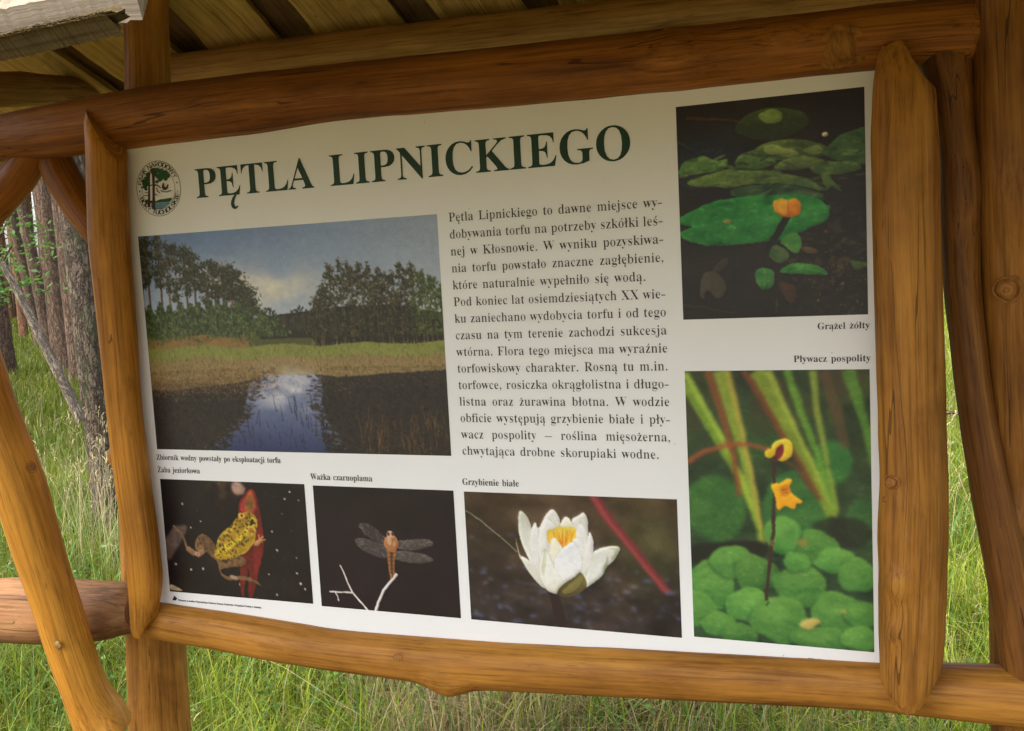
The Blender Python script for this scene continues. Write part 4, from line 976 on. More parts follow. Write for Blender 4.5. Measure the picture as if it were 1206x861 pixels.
def parse(txt):
    d = {}
    for line in txt.strip('\n').split('\n'):
        ch = line[0]; parts = line[1:].split(';')
        d[ch] = (int(parts[0]), [[tuple(map(int, q.split(','))) for q in s.split(' ')] for s in parts[1:]])
    return d
SERIF, SANS = parse(SERIF_DATA), parse(SANS_DATA)
ACC = {'ę': ('e', 'og'), 'Ę': ('E', 'og'), 'ą': ('a', 'og'), 'ł': ('l', 'st'), 'Ł': ('L', 'st'), 'ó': ('o', 'ac'), 'ś': ('s', 'ac'), 'ź': ('z', 'ac'),
       'ć': ('c', 'ac'), 'ń': ('n', 'ac'), 'ż': ('z', 'dt'), 'Ż': ('Z', 'dt'), 'Ś': ('S', 'ac')}
def disc(cx, cy, r_, n=14): return [(cx + r_ * math.cos(i / n * 6.2832), cy + r_ * math.sin(i / n * 6.2832)) for i in range(n)]
PUNCT = {'.': (190, [disc(95, 33, 42)]), '-': (250, [[(25, 130), (225, 130), (225, 176), (25, 176)]]), '–': (440, [[(20, 140), (420, 140), (420, 172), (20, 172)]]),
         ',': (190, [[(50, 55), (62, 72), (92, 80), (122, 68), (134, 35), (122, -15), (95, -58), (58, -88), (50, -78), (82, -48), (98, -10), (92, 0), (62, 10), (50, 30)]])}
def thin(polys, dx):
    if not dx: return polys
    out = []
    for P in polys:
        n = len(P); Q = []
        for i in range(n):
            (x0, y0), (x1, y1), (x2, y2) = P[i - 1], P[i], P[(i + 1) % n]
            nx = 0
            for (a, b) in (((x0, y0), (x1, y1)), ((x1, y1), (x2, y2))):
                l = math.hypot(b[0] - a[0], b[1] - a[1]) or 1
                nx += (b[1] - a[1]) / l
            nx = max(-1, min(1, nx * 0.75))
            Q.append((x1 + nx * dx, y1))
        out.append(Q)
    return out
def signed(P): return sum(P[i - 1][0] * P[i][1] - P[i][0] * P[i - 1][1] for i in range(len(P)))
_cache = {}
def glyph(ch, dx, font):
    """advance, [(2-D points, triangles, layer)]"""
    key = (ch, dx, id(font))
    if key in _cache: return _cache[key]
    extra = []
    if ch in PUNCT and font is SERIF: adv, polys = PUNCT[ch]; d_ = 0
    else:
        b, ac = ACC.get(ch, (ch, None)); adv, polys = font[b]; d_ = dx
        xs = [p[0] for s in polys for p in s]; cx = (min(xs) + max(xs)) / 2; top = max(p[1] for s in polys for p in s)
        wt = 1.0 if not dx else 0.75
        if ac == 'ac': extra.append([(cx - 20 * wt, top + 28), (cx + 4 * wt, top + 28), (cx + 92, top + 118), (cx + 74, top + 140), (cx + 40, top + 142)])
        if ac == 'dt': extra.append(disc(cx, top + 72, 46 * wt + 4))
        if ac == 'st':
            y = top * 0.52
            if b == 'l': extra.append([(cx - 78, y - 48), (cx + 78, y + 42), (cx + 78, y + 84), (cx - 78, y - 6)])
            else: cx = 110; extra.append([(cx - 90, y - 60), (cx + 120, y + 60), (cx + 120, y + 110), (cx - 90, y - 10)])
        if ac == 'og':
            x = max(xs) - (40 if b in 'ea' else 90); k = 1.0 if b in 'ea' else 1.35
            pts = [(10, 8), (-35, -25), (-66, -68), (-74, -110), (-58, -146), (-22, -164), (18, -160), (50, -138), (44, -124), (20, -134), (-8, -128), (-20, -100), (-10, -62), (18, -22), (46, 8)]
            extra.append([(x - 30 + px_ * k * (1 if not dx else .8), py_ * k) for px_, py_ in pts])
    # outline direction: make thinning move inwards for outer contours and outwards for holes
    big = max(polys, key=lambda s: abs(signed(s)))
    sgn = 1 if signed(big) > 0 else -1
    for f_ in (1, 0.8, 0.6, 0.45, 0.3, 0):           # thin as far as the outline allows
        P2 = thin(polys, d_ * sgn * f_)
        outer = [s for s in P2 if signed(s) * signed(big) > 0]; holes = [s for s in P2 if signed(s) * signed(big) <= 0]
        res_, bad = [], False
        for li, o_ in enumerate(outer):              # strokes of one letter may overlap: each on its own hair-thin layer
            xs_, ys_ = [p[0] for p in o_], [p[1] for p in o_]
            hs_ = [h for h in holes if min(xs_) < h[0][0] < max(xs_) and min(ys_) < h[0][1] < max(ys_)]
            grp = [o_] + hs_; flatp = [p for s in grp for p in s]
            tr = tessellate_polygon([[Vector((x, y, 0)) for x, y in s] for s in grp])
            area = sum(abs((flatp[b][0] - flatp[a][0]) * (flatp[c][1] - flatp[a][1]) - (flatp[c][0] - flatp[a][0]) * (flatp[b][1] - flatp[a][1])) for a, b, c in tr)
            want = abs(signed(o_)) - sum(abs(signed(h)) for h in hs_)
            if abs(area - want) > 0.03 * want: bad = True
            res_.append((flatp, tr, li))
        if not bad: break
    else: print('glyph', ch, 'not clean')
    for e in extra: res_.append((e, tessellate_polygon([[Vector((x, y, 0)) for x, y in e]]), 3))
    _cache[key] = (adv, res_); return _cache[key]

class Ink:
    def __init__(self): self.V, self.F = [], []
    def put(self, ch, x, y, sx, sy, dx=0, font=None, rot=0.0):
        """glyph with its origin at board point (x, y); returns the advance"""
        font = font or SERIF
        adv, parts = glyph(ch, dx, font); c, s = math.cos(rot), math.sin(rot)
        for pts, tris, layer in parts:
            b = len(self.V)
            for (px_, py_) in pts:
                u, v = px_ / 1000 * sx, py_ / 1000 * sy
                self.V.append(bp(x + c * u - s * v, y + s * u + c * v, -0.0007 - 0.00012 * layer))
            self.F += [(b + t[0], b + t[1], b + t[2]) for t in tris]
        return adv / 1000 * sx
    def width(self, txt, sx, dx=0, font=None, space=0.25):
        return sum(space * sx if c == ' ' else glyph(c, dx, font or SERIF)[0] / 1000 * sx for c in txt)
    def line(self, txt, x, y, sx, sy, dx=0, font=None, space=0.25, track=0.0):
        for c in txt:
            x += (space * sx if c == ' ' else self.put(c, x, y, sx, sy, dx, font)) + track
        return x
    def poly(self, P, y=-0.0007):
        b = len(self.V); self.V += [bp(u, v, y) for u, v in P]
        self.F += [tuple(b + i for i in t) for t in tessellate_polygon([[Vector((u, v, 0)) for u, v in P]])]
    def ring(self, cx, cy, r0, r1, n=96):
        b = len(self.V)
        for i in range(n):
            a = i / n * 2 * math.pi
            self.V += [bp(cx + r0 * math.cos(a), cy + r0 * math.sin(a), -0.0007), bp(cx + r1 * math.cos(a), cy + r1 * math.sin(a), -0.0007)]
        self.F += [(b + 2 * i, b + 2 * i + 1, b + 2 * ((i + 1) % n) + 1, b + 2 * ((i + 1) % n)) for i in range(n)]
    def build(self, name, mat, parent=None, label=None):
        me = bpy.data.meshes.new(name); me.from_pydata(self.V, [], self.F); me.update()
        # all faces look at the reader (-y)
        import bmesh
        b = bmesh.new(); b.from_mesh(me)
        for f in b.faces:
            if f.normal.y > 0: f.normal_flip()
        b.to_mesh(me); b.free()
        return link(name, me, mat, parent or IB, label)
def ink_mat(name, c):
    k = NT(name, 0.45, 0.3); n = k.noise(k.n('ShaderNodeTexCoord').outputs['Object'], 60, 3)
    k.l(k.ramp(n, [(0.3, tuple(0.85 * v for v in c)), (0.7, tuple(1.15 * v for v in c))]), k.b.inputs['Base Color']); return k.m
INK_GREEN = ink_mat('dark_green_ink', (0.012, 0.045, 0.022))
INK_BROWN = ink_mat('dark_brown_ink', (0.055, 0.038, 0.028))
INK_BLACK = ink_mat('black_ink', (0.03, 0.024, 0.02))

# heading
uA, vA = board_uv(231, 233.6); uB, vB = board_uv(746, 191); _, vt = board_uv(229.5, 199.5)
cap = (vt - vA); size = cap / 0.455
k_ = Ink(); wd = k_.width('PĘTLA LIPNICKIEGO', 1.0, 0, space=0.27)
k_.line('PĘTLA', uA, vA, (uB - uA) / wd, size, -4)
k_.build('heading', INK_GREEN)
x_ = uA + k_.width('PĘTLA ', (uB - uA) / wd, 0, space=0.27); k_ = Ink(); k_.line('LIPNICKIEGO', x_, vA, (uB - uA) / wd, size, -4)
k_.build('heading', INK_GREEN)

# paragraph
TXT = """Pętla Lipnickiego to dawne miejsce wy-|dobywania torfu na potrzeby szkółki leś-|nej w Kłosnowie. W wyniku pozyskiwa-|nia torfu powstało znaczne zagłębienie,|które naturalnie wypełniło się wodą.|Pod koniec lat osiemdziesiątych XX wie-|ku zaniechano wydobycia torfu i od tego|czasu na tym terenie zachodzi sukcesja|wtórna. Flora tego miejsca ma wyraźnie|torfowiskowy charakter. Rosną tu m.in.|torfowce, rosiczka okrągłolistna i długo-|listna oraz żurawina błotna. W wodzie|obficie występują grzybienie białe i pły-|wacz pospolity – roślina mięsożerna,|chwytająca drobne skorupiaki wodne.""".split('|')
uL, v0 = board_uv(528.4, 261.2); uR, _ = board_uv(780.5, 249); _, v1 = board_uv(542.5, 535.2)
pitch = (v0 - v1) / 14; k_ = Ink(); sy = pitch / 0.88; DX = -15
wmax = max(k_.width(t, 1.0, DX, space=0.20) for i, t in enumerate(TXT))
sx = (uR - uL) / wmax
for i, t in enumerate(TXT):
    y = v0 - i * pitch; nat = k_.width(t.replace(' ', ''), sx, DX); ns = t.count(' ')
    sp = (uR - uL - nat) / ns / sx if i not in (4, 14) else 0.27
    k_.line(t, uL, y, sx, sy, DX, space=sp)
k_.build('paragraph', INK_BROWN)

# captions
def caption(t, pl, pr, px_h, right=False):
    (ua, va), (ub, vb) = board_uv(*pl), board_uv(*pr)
    k = Ink(); w = k.width(t, 1.0); s = (ub - ua) / w
    k.line(t, ua, va, s, s * px_h, -3); k.build('caption', INK_BROWN)
caption('Zbiornik wodny powstały po eksploatacji torfu', (184.5, 541.3), (331, 546.2), 1.12)
caption('Żaba jeziorkowa', (186, 556), (236, 558.6), 1.12)
caption('Ważka czarnoplama', (366, 564.5), (439, 567), 1.12)
caption('Grzybienie białe', (544.5, 570.8), (611.5, 573), 1.12)
caption('Grążel żółty', (962.5, 388), (1024.5, 387), 1.02)
caption('Pływacz pospolity', (934.5, 426.5), (1025.5, 425.5), 1.02)
k_ = Ink(); ua, va = board_uv(210, 707.6); ub, _ = board_uv(308, 717); t_ = 'Wykonano ze środków Wojewódzkiego Funduszu Ochrony Środowiska i Gospodarki Wodnej w Gdańsku'
w_ = k_.width(t_, 1.0); k_.line(t_, ua, va, (ub - ua) / w_, (ub - ua) / w_ * 1.25, 14); k_.poly([board_uv(x, y) for x, y in ((203, 707), (207.5, 707), (209, 704.5), (205.5, 701.5))])
k_.build('small_print', INK_BLACK); k_ = Ink(); ua, va = board_uv(952, 779.5); k_.line('Wydano P', ua, va, 0.016, 0.016)
k_.build('small_print', INK_BLACK)

# --- park emblem
EC = (-0.7632, 0.3775); ER = 0.0562
def emblem():
    cx, cy = EC
    k = Ink(); k.ring(cx, cy, ER - 0.0006, ER + 0.0004); k.ring(cx, cy, 0.0418, 0.0426)
    h = 0.0112
    def arc(txt, a0, a1, top):
        ws = [0.28 if c == ' ' else SANS[c][0] / 1000 if c in SANS else 0.3 for c in txt]
        tot = sum(ws); a = a0; n = (a1 - a0)
        for c, w in zip(txt, ws):
            mid_ = a + n * w / tot / 2; a += n * w / tot
            if c not in SANS: continue
            sx_ = h / 0.52
            r_ = 0.0448 if top else 0.0532
            half = SANS[c][0] / 2000 * sx_
            rot = mid_ - math.pi / 2 if top else mid_ + math.pi / 2
            bx, by = cx + r_ * math.cos(mid_), cy + r_ * math.sin(mid_)
            k.put(c, bx - half * math.cos(rot), by - half * math.sin(rot), sx_, sx_ * 0.86, 34, SANS, rot)
    arc('PARK NARODOWY', R(168), R(22), True)
    arc('BORY TUCHOLSKIE', R(198), R(344), False)
    for a in (R(183), R(10)):
        x, y = cx + 0.049 * math.cos(a), cy + 0.049 * math.sin(a); k.poly([(x + .0018 * math.cos(i * .7), y + .0018 * math.sin(i * .7)) for i in range(9)])
    for a in (R(193), R(349)):
        for q in (-.0011, .0011):
            x, y = cx + 0.049 * math.cos(a), cy + 0.049 * math.sin(a) + q * 1.2; k.poly([(x - .0012, y - .0005), (x + .0012, y - .0005), (x + .0012, y + .0004), (x - .0012, y + .0004)])
    root = k.build('emblem', INK_BROWN, IB)
    def zp(L): return [board_uv(150 + x / 10.7625, 180 + y / 10.7625) for x, y in L]
    rng = random.Random(4)
    g = Ink(); 
    for i, P in enumerate(([(215, 615), (245, 590), (300, 605), (365, 612), (420, 590), (470, 585), (520, 575), (570, 570), (560, 605), (530, 622), (380, 632), (240, 645)],)): g.poly(zp(P), -0.0006)
    lay = 0
    for (x, y, r_) in ((235, 395, 48), (215, 360, 36), (255, 330, 40), (225, 430, 34), (265, 280, 34), (240, 460, 22), (330, 230, 46), (380, 225, 40), (430, 240, 48), (480, 265, 48), (510, 290, 38), (450, 300, 46), (400, 300, 40), (490, 330, 28), (380, 365, 26), (420, 340, 30), (350, 270, 40), (190, 440, 14)):
        lay += 1
        g.poly(zp([(x + r_ * (0.75 + 0.3 * rng.random()) * math.cos(a * .42), y + r_ * (0.7 + 0.3 * rng.random()) * math.sin(a * .42)) for a in range(15)]), -0.0006 - lay * 0.00003)
    g.build('emblem_foliage', ink_mat('emblem_green', (0.02, 0.085, 0.03)), root)
    w = Ink(); w.poly(zp([(300, 640), (380, 634), (530, 624), (550, 620), (520, 660), (470, 698), (420, 716), (360, 720), (310, 700)]), -0.0005)
    w.build('emblem_water', ink_mat('emblem_blue', (0.13, 0.26, 0.36)), root)
    b = Ink()
    b.poly(zp([(262, 680), (268, 560), (270, 420), (272, 240), (292, 240), (290, 420), (292, 560), (296, 690)]), -0.0012)
    b.poly(zp([(318, 715), (322, 560), (322, 400), (312, 215), (352, 205), (352, 400), (352, 560), (362, 718)]), -0.0012)
    b.poly(zp([(352, 400), (390, 405), (430, 440), (425, 452), (385, 420), (352, 418)]), -0.0013); b.poly(zp([(380, 440), (390, 480), (425, 510), (420, 516), (382, 490), (370, 440)]), -0.0013)
    b.poly(zp([(430, 470), (460, 488), (510, 492), (530, 478), (565, 476), (565, 484), (535, 488), (515, 502), (455, 498), (425, 482)]), -0.0012)
    b.poly(zp([(440, 440), (452, 385), (468, 380), (474, 430), (500, 435), (515, 398), (526, 402), (520, 445), (500, 472), (462, 474)]), -0.0014)
    for P in ([(268, 505), (240, 500), (215, 515), (240, 508), (268, 515)], [(268, 535), (225, 540), (200, 555), (230, 548), (268, 545)], [(352, 520), (380, 530), (395, 545), (378, 540), (352, 532)], [(290, 410), (322, 400), (322, 412), (290, 425)]): b.poly(zp(P), -0.0013)
    b.build('emblem_trees', ink_mat('emblem_brown', (0.06, 0.028, 0.022)), root)
emblem()

# --- printed photographs: painted into a fine grid of vertex colours
class Pic:
    SS = 2
    def __init__(self, u0, u1, v0, v1, w, ref, seed):
        self.r = (u0, u1, v0, v1); self.w = w; self.h = int(round(w * (v1 - v0) / (u1 - u0)))
        self.W, self.H = self.w * self.SS, self.h * self.SS
        self.a = np.zeros((self.H, self.W, 3)); self.ref = ref; self.rng = np.random.default_rng(seed)
        self.yy, self.xx = np.mgrid[0:self.H, 0:self.W] + 0.5
    def z(self, x, y, ref=None):
        ox, oy, s = ref or self.ref; u, v = board_uv(ox + x / s, oy + y / s); u0, u1, v0, v1 = self.r
        return (u - u0) / (u1 - u0) * self.W, (v1 - v) / (v1 - v0) * self.H
    def mask(self, P):
        P = np.asarray(P, float); x0, y0 = np.floor(P.min(0)).astype(int) - 1; x1, y1 = np.ceil(P.max(0)).astype(int) + 2
        x0, y0, x1, y1 = max(0, x0), max(0, y0), min(self.W, x1), min(self.H, y1)
        if x1 <= x0 or y1 <= y0: return None
        X, Y = self.xx[y0:y1, x0:x1], self.yy[y0:y1, x0:x1]; ins = np.zeros(X.shape, bool)
        Q = np.roll(P, 1, 0)
        for (ax, ay), (bx, by) in zip(P, Q):
            if ay == by: continue
            c = ((ay > Y) != (by > Y)); ins ^= c & (X < (bx - ax) * (Y - ay) / (by - ay) + ax)
        return (slice(y0, y1), slice(x0, x1)), ins
    def raw(self, P, col, al=1.0, col2=None):
        r_ = self.mask(P)
        if r_ is None: return
        sl, m = r_; c = np.array(col, float)
        if col2 is not None:                       # fades from top to bottom of the shape
            t = np.linspace(0, 1, m.shape[0])[:, None, None]; c = c * (1 - t) + np.array(col2, float) * t
        am = (m * al)[..., None]; self.a[sl] = self.a[sl] * (1 - am) + c * am
    def poly(self, L, col, al=1.0, ref=None, col2=None): self.raw([self.z(x, y, ref) for x, y in L], col, al, col2)
    def smooth_poly(self, L, col, al=1.0, ref=None, col2=None, n=6):
        P = np.array([self.z(x, y, ref) for x, y in L]); k = len(P); out = []
        for i in range(k):
            p0, p1, p2, p3 = P[i - 1], P[i], P[(i + 1) % k], P[(i + 2) % k]
            for t in np.arange(n) / n:
                out.append(0.5 * (2 * p1 + (p2 - p0) * t + (2 * p0 - 5 * p1 + 4 * p2 - p3) * t * t + (3 * p1 - p0 - 3 * p2 + p3) * t ** 3))
        self.raw(out, col, al, col2)
    def ell(self, cx, cy, rx, ry, col, al=1.0, ang=0.0, ref=None, col2=None, wob=0.0):
        s = (self.z(cx + 1, cy, ref)[0] - self.z(cx, cy, ref)[0]); x, y = self.z(cx, cy, ref); t = np.arange(28) / 28 * 6.2832
        q = 1 + wob * (np.sin(3 * t + cx) * .6 + np.sin(5 * t + cy) * .4)
        ex, ey = rx * s * q * np.cos(t), ry * s * q * np.sin(t); c, n = math.cos(ang), math.sin(ang)
        self.raw(np.stack([x + ex * c - ey * n, y + ex * n + ey * c], 1), col, al, col2)
    def line(self, L, w, col, al=1.0, w2=None, ref=None):
        P = np.array([self.z(x, y, ref) for x, y in L]); s = self.z(1, 0, ref)[0] - self.z(0, 0, ref)[0]
        T = np.gradient(P, axis=0); T /= np.linalg.norm(T, axis=1)[:, None] + 1e-9; N = np.stack([-T[:, 1], T[:, 0]], 1)
        ww = np.linspace(w, w if w2 is None else w2, len(P))[:, None] * s / 2
        self.raw(np.r_[P + N * ww, (P - N * ww)[::-1]], col, al)
    def fbm(self, cell, octs=4, ax=1.0, seed=0):
        rng = np.random.default_rng(seed + 1000); o = np.zeros((self.H, self.W)); amp, tot = 1, 0
        for k in range(octs):
            cx, cy = max(1.5, cell * ax / 2 ** k), max(1.5, cell / 2 ** k); g = rng.random((int(self.H / cy) + 3, int(self.W / cx) + 3))
            u, v = self.xx / cx, self.yy / cy; i, j = u.astype(int), v.astype(int); f, h = u - i, v - j; f = f * f * (3 - 2 * f); h = h * h * (3 - 2 * h)
            o += amp * ((g[j, i] * (1 - f) + g[j, i + 1] * f) * (1 - h) + (g[j + 1, i] * (1 - f) + g[j + 1, i + 1] * f) * h); tot += amp; amp *= 0.55
        return o / tot
    def blur(self, s, sl=slice(None)):
        k = np.exp(-0.5 * (np.arange(-int(3 * s), int(3 * s) + 1) / s) ** 2); k /= k.sum(); n = len(k) // 2
        a = np.pad(self.a, ((n, n), (n, n), (0, 0)), 'edge')
        a = sum(k[i] * a[i:i + self.H] for i in range(len(k))); self.a = sum(k[i] * a[:, i:i + self.W] for i in range(len(k)))
    def dabs(self, pts, size, cols, asp=1.0, al=1.0):
        """many small leaf-like dabs at canvas points"""
        for (x, y), s, c in zip(pts, size, cols):
            a = self.rng.uniform(0, 3.14); cx, sx = math.cos(a), math.sin(a)
            self.raw([(x - s * cx, y - s * sx), (x + s * asp * .5 * sx, y - s * asp * .5 * cx), (x + s * cx, y + s * sx), (x - s * asp * .5 * sx, y + s * asp * .5 * cx)], c, al)
    def finish(self, name, label, grain=3.0, gain=0.86, soft=0.7, tex=0.25, leafy=0, warp=0.0, relief=0.0):
        if relief:                                 # round the forms a little
            keep = self.a.copy(); self.blur(5.0); L = self.a.mean(2); self.a = keep
            gy, gx = np.gradient(L); self.a += np.clip((gy * 1.0 + gx * 0.8) * relief, -45, 45)[..., None] * np.clip(self.a / 120, 0.2, 1.2)
        if warp:                                   # nature draws no smooth outlines
            wx, wy = (self.fbm(34, 3, 1, 61) - 0.5) * warp * 4, (self.fbm(34, 3, 1, 62) - 0.5) * warp * 4
            yi = np.clip(self.yy - 0.5 + wy, 0, self.H - 1).round().astype(int); xi = np.clip(self.xx - 0.5 + wx, 0, self.W - 1).round().astype(int)
            self.a = self.a[yi, xi]
        f = self.fbm(9, 3, 1.3, 77)[..., None] * 0.6 + self.fbm(40, 3, 1.3, 78)[..., None] * 0.4
        self.a *= 1 + tex * 2 * (f - 0.5)
        if leafy:                                  # veined, blotchy leaf tissue
            gm = np.clip((self.a[..., 1] - np.maximum(self.a[..., 0], self.a[..., 2]) - 6) / 20, 0, 1)[..., None]
            q = self.fbm(26, 5, 1.8, 91)[..., None]; w = self.fbm(6, 2, 2.0, 92)[..., None]
            self.a += gm * leafy * ((q - 0.5) * np.array([70, 66, 30.]) + np.clip(w - 0.62, 0, 1) * np.array([120, 110, 70.]) - np.clip(0.36 - q, 0, 1) * np.array([60, 90, 50.]))
        if soft: self.blur(soft)
        a = self.a.reshape(self.h, self.SS, self.w, self.SS, 3).mean((1, 3))
        a = np.clip(a + self.rng.normal(0, grain, (self.h, self.w, 1)), 0, 255)
        u0, u1, v0, v1 = self.r
        U, Vv = np.meshgrid(np.linspace(u0, u1, self.w), np.linspace(v1, v0, self.h))
        P = np.stack([U - IB.location.x, np.full_like(U, -0.0004), Vv + BOARD_Z - IB.location.z], -1).reshape(-1, 3)
        i = np.arange(self.w * self.h).reshape(self.h, self.w)
        F = np.stack([i[:-1, :-1], i[1:, :-1], i[1:, 1:], i[:-1, 1:]], -1).reshape(-1, 4)
        col = np.c_[lin(a).reshape(-1, 3) * gain + 0.006, np.ones(self.w * self.h)]
        me = mesh_np(name, P, F, False, {'print': ('FLOAT_COLOR', col)})
        link(name, me, PRINT, IB, label)
def print_mat():
    k = NT('photo_print', 0.38, 0.35); k.l(k.attr('print', 'Color'), k.b.inputs['Base Color'])
    n = k.noise(k.n('ShaderNodeTexCoord').outputs['Object'], 420, 2, 0.5); k.l(k.bump(n, 0.05, 0.001), k.b.inputs['Normal']); return k.m
PRINT = print_mat()
G = lambda r, g, b: np.array([r, g, b], float)

def pond_photo():
    p = Pic(-0.8274, -0.1328, -0.1703, 0.2827, 400, (150, 240, 2.777), 1); rg = p.rng; H, W = p.H, p.W
    X, Y = p.xx / W, p.yy / H
    t = np.clip(Y / 0.45, 0, 1)[..., None]; sx_ = X[..., None]
    p.a[:] = G(104, 134, 186) * (1 - t) + G(186, 196, 206) * t
    p.a[:] = p.a * (1 - 0.55 * sx_ ** 1.3 * (1 - t * 0.6)) + G(196, 198, 196) * 0.55 * sx_ ** 1.3 * (1 - t * 0.6)
    f = p.fbm(90, 5, 2.2, 3)
    cl = np.clip((f - 0.46) * 3.2, 0, 1)[..., None] * np.exp(-((Y[..., None] - 0.27 - 0.12 * (X[..., None] - .35)) / 0.09) ** 2) * np.exp(-((X[..., None] - 0.42) / 0.2) ** 2) * 1.6
    cl = np.clip(cl, 0, .95); p.a[:] = p.a * (1 - cl) + G(226, 218, 200) * cl
    hz = np.clip((f - 0.5) * 2.2, 0, 1)[..., None] * 0.3; p.a[:] = p.a * (1 - hz) + G(214, 214, 210) * hz
    def dabs_in(fn, n, s0, s1, cols, asp=0.7):
        x = rg.uniform(0, 1, n); y = rg.uniform(0, 1, n); pts = fn(x, y); m = len(pts)
        c = np.array(cols, float)[rg.integers(0, len(cols), m)] * rg.uniform(0.75, 1.25, (m, 1)); p.dabs(pts, rg.uniform(s0, s1, m), c, asp)
    # far treeline
    def far(x, y): xx = 0.4 + 0.24 * x; top = 0.375 - 0.02 * np.sin(xx * 60) - 0.02 * (xx - .4); return np.stack([xx * W, (top + (0.47 - top) * y ** 0.8) * H], 1)
    p.raw([(-.02 * W, .44 * H), (1.02 * W, .44 * H), (1.02 * W, .56 * H), (-.02 * W, .56 * H)], (84, 84, 46)); p.raw([(-.02 * W, .55 * H), (1.02 * W, .55 * H), (1.02 * W, .76 * H), (-.02 * W, .76 * H)], (112, 92, 58)); p.raw([(0.41 * W, .39 * H), (.65 * W, .37 * H), (.65 * W, .49 * H), (.41 * W, .49 * H)], (38, 40, 30)); dabs_in(far, 900, 3, 7, [(52, 50, 34), (66, 60, 40), (40, 46, 30), (34, 34, 28)])
    for _ in range(40): x = rg.uniform(.44, .62) * W; p.raw([(x, .39 * H), (x + 1.6, .39 * H), (x + 1.6, .45 * H), (x, .45 * H)], (92, 74, 58), 0.5)
    # tall pines on the left: bare trunks under tiered, clumpy crowns
    tops = [(.0, .0), (.025, -.01), (.07, .015), (.10, .05), (.13, .055), (.165, .07), (.195, .085), (.235, .15), (.265, .14), (.295, .17), (.325, .165), (.35, .2), (.372, .26), (.388, .32)]
    for (cx, tp) in tops:
        tr = [(128, 84, 54), (96, 70, 50), (84, 66, 52)][rg.integers(0, 3)]
        p.raw([((cx - .0022) * W, (tp + .03) * H), ((cx + .0022) * W, (tp + .03) * H), ((cx + .0045) * W, .44 * H), ((cx - .0045) * W, .44 * H)], tr, .95)
        base = tp + (.42 - tp) * rg.uniform(.5, .68)
        for q in range(15):
            t = q / 14; yc = tp + (base - tp) * t; wd = .030 * (.25 + .9 * math.sin(math.pi * min(.9, .12 + t * .85))); xc = cx + rg.normal(0, .5) * wd; m = 34
            xs = xc + rg.normal(0, .42, m) * wd; ys = yc + rg.normal(0, .008, m); lit = np.clip((yc - ys) / .008, -1, 1)
            c = np.array([(40, 45, 26), (54, 56, 31), (76, 72, 40), (29, 33, 22)])[rg.integers(0, 4, m)] * (1 + .28 * lit)[:, None] * rg.uniform(.8, 1.2, (m, 1)); p.dabs(np.stack([xs * W, ys * H], 1), rg.uniform(2.5, 6, m), c, .6)
    # young pines below them
    for cx in np.r_[np.linspace(0, .47, 15) + rg.normal(0, .008, 15)]:
        tp = 0.31 + 0.02 * rg.random() + max(0, cx - .33) * .55; n = 420; yy = tp + rg.uniform(0, 1, n) * (0.475 - tp); wd = .03 * np.clip((yy - tp) / .08, .12, 1.25)
        c = np.array([(56, 74, 38), (78, 94, 48), (42, 54, 30), (98, 108, 58)])[rg.integers(0, 4, n)] * rg.uniform(.75, 1.2, (n, 1)); p.dabs(np.stack([(cx + rg.normal(0, .6, n) * wd) * W, yy * H], 1), rg.uniform(3, 8, n), c, .8)
    # right-hand grove
    tops = [(.615, .34), (.63, .28), (.655, .19), (.69, .17), (.72, .19), (.75, .19), (.78, .2), (.81, .22), (.845, .24), (.88, .2), (.91, .21), (.94, .24), (.97, .26), (1.0, .30)]
    p.raw([(.60 * W, .40 * H), (.66 * W, .36 * H), (.85 * W, .36 * H), (1.0 * W, .40 * H), (W, .55 * H), (.60 * W, .53 * H)], (30, 28, 18))
    for (cx, tp) in tops:
        gl = cx > .93; cs = np.array([(60, 72, 30), (82, 94, 38), (46, 54, 26), (70, 79, 35)] if gl else [(44, 43, 24), (62, 57, 30), (31, 30, 19), (80, 72, 38)])
        for q in range(2): x = cx + rg.uniform(-.012, .012); p.raw([(x * W - .8, (tp + .06) * H), (x * W + .8, (tp + .06) * H), (x * W + 1.6, .53 * H), (x * W - 1.2, .53 * H)], (104, 82, 60), .85)
        for q in range(24):
            t = q / 23; yc = tp + (.49 - tp) * t; wd = .034 * (.22 + .8 * min(1, t * 3.2)); m = 26; xc = cx + rg.normal(0, .55) * wd
            xs = xc + rg.normal(0, .42, m) * wd; ys = yc + rg.normal(0, .009, m); lit = np.clip((yc - ys) / .009, -1, 1)
            if rg.random() < .22 and t > .4: continue
            p.dabs(np.stack([xs * W, ys * H], 1), rg.uniform(2.5, 6, m), cs[rg.integers(0, 4, m)] * (1 + .3 * lit)[:, None] * rg.uniform(.75, 1.2, (m, 1)), .6)
    # banks, reeds, floating mat, water
    def band(y0, y1, x0, x1, col, n, s0, s1, cols, asp=.25, wob=.008):
        xs = np.linspace(x0, x1, 24); P = [(x * W, (y0 + wob * math.sin(x * 23)) * H) for x in xs] + [(x * W, (y1 + wob * math.sin(x * 17 + 2)) * H) for x in xs[::-1]]; p.raw(P, col)
        x = rg.uniform(x0, x1, n); y = rg.uniform(y0, y1, n); c = np.array(cols, float)[rg.integers(0, len(cols), n)] * rg.uniform(.75, 1.25, (n, 1))
        for xi, yi, ci, si in zip(x, y, c, rg.uniform(s0, s1, n)): p.raw([(xi * W - .9, yi * H), (xi * W + .9, yi * H), (xi * W + rg.uniform(-2, 2), yi * H - si)], ci, .9)
    band(.475, .535, -.02, .37, (146, 112, 62), 300, 2, 6, [(150, 112, 62), (128, 98, 52), (112, 92, 44)])
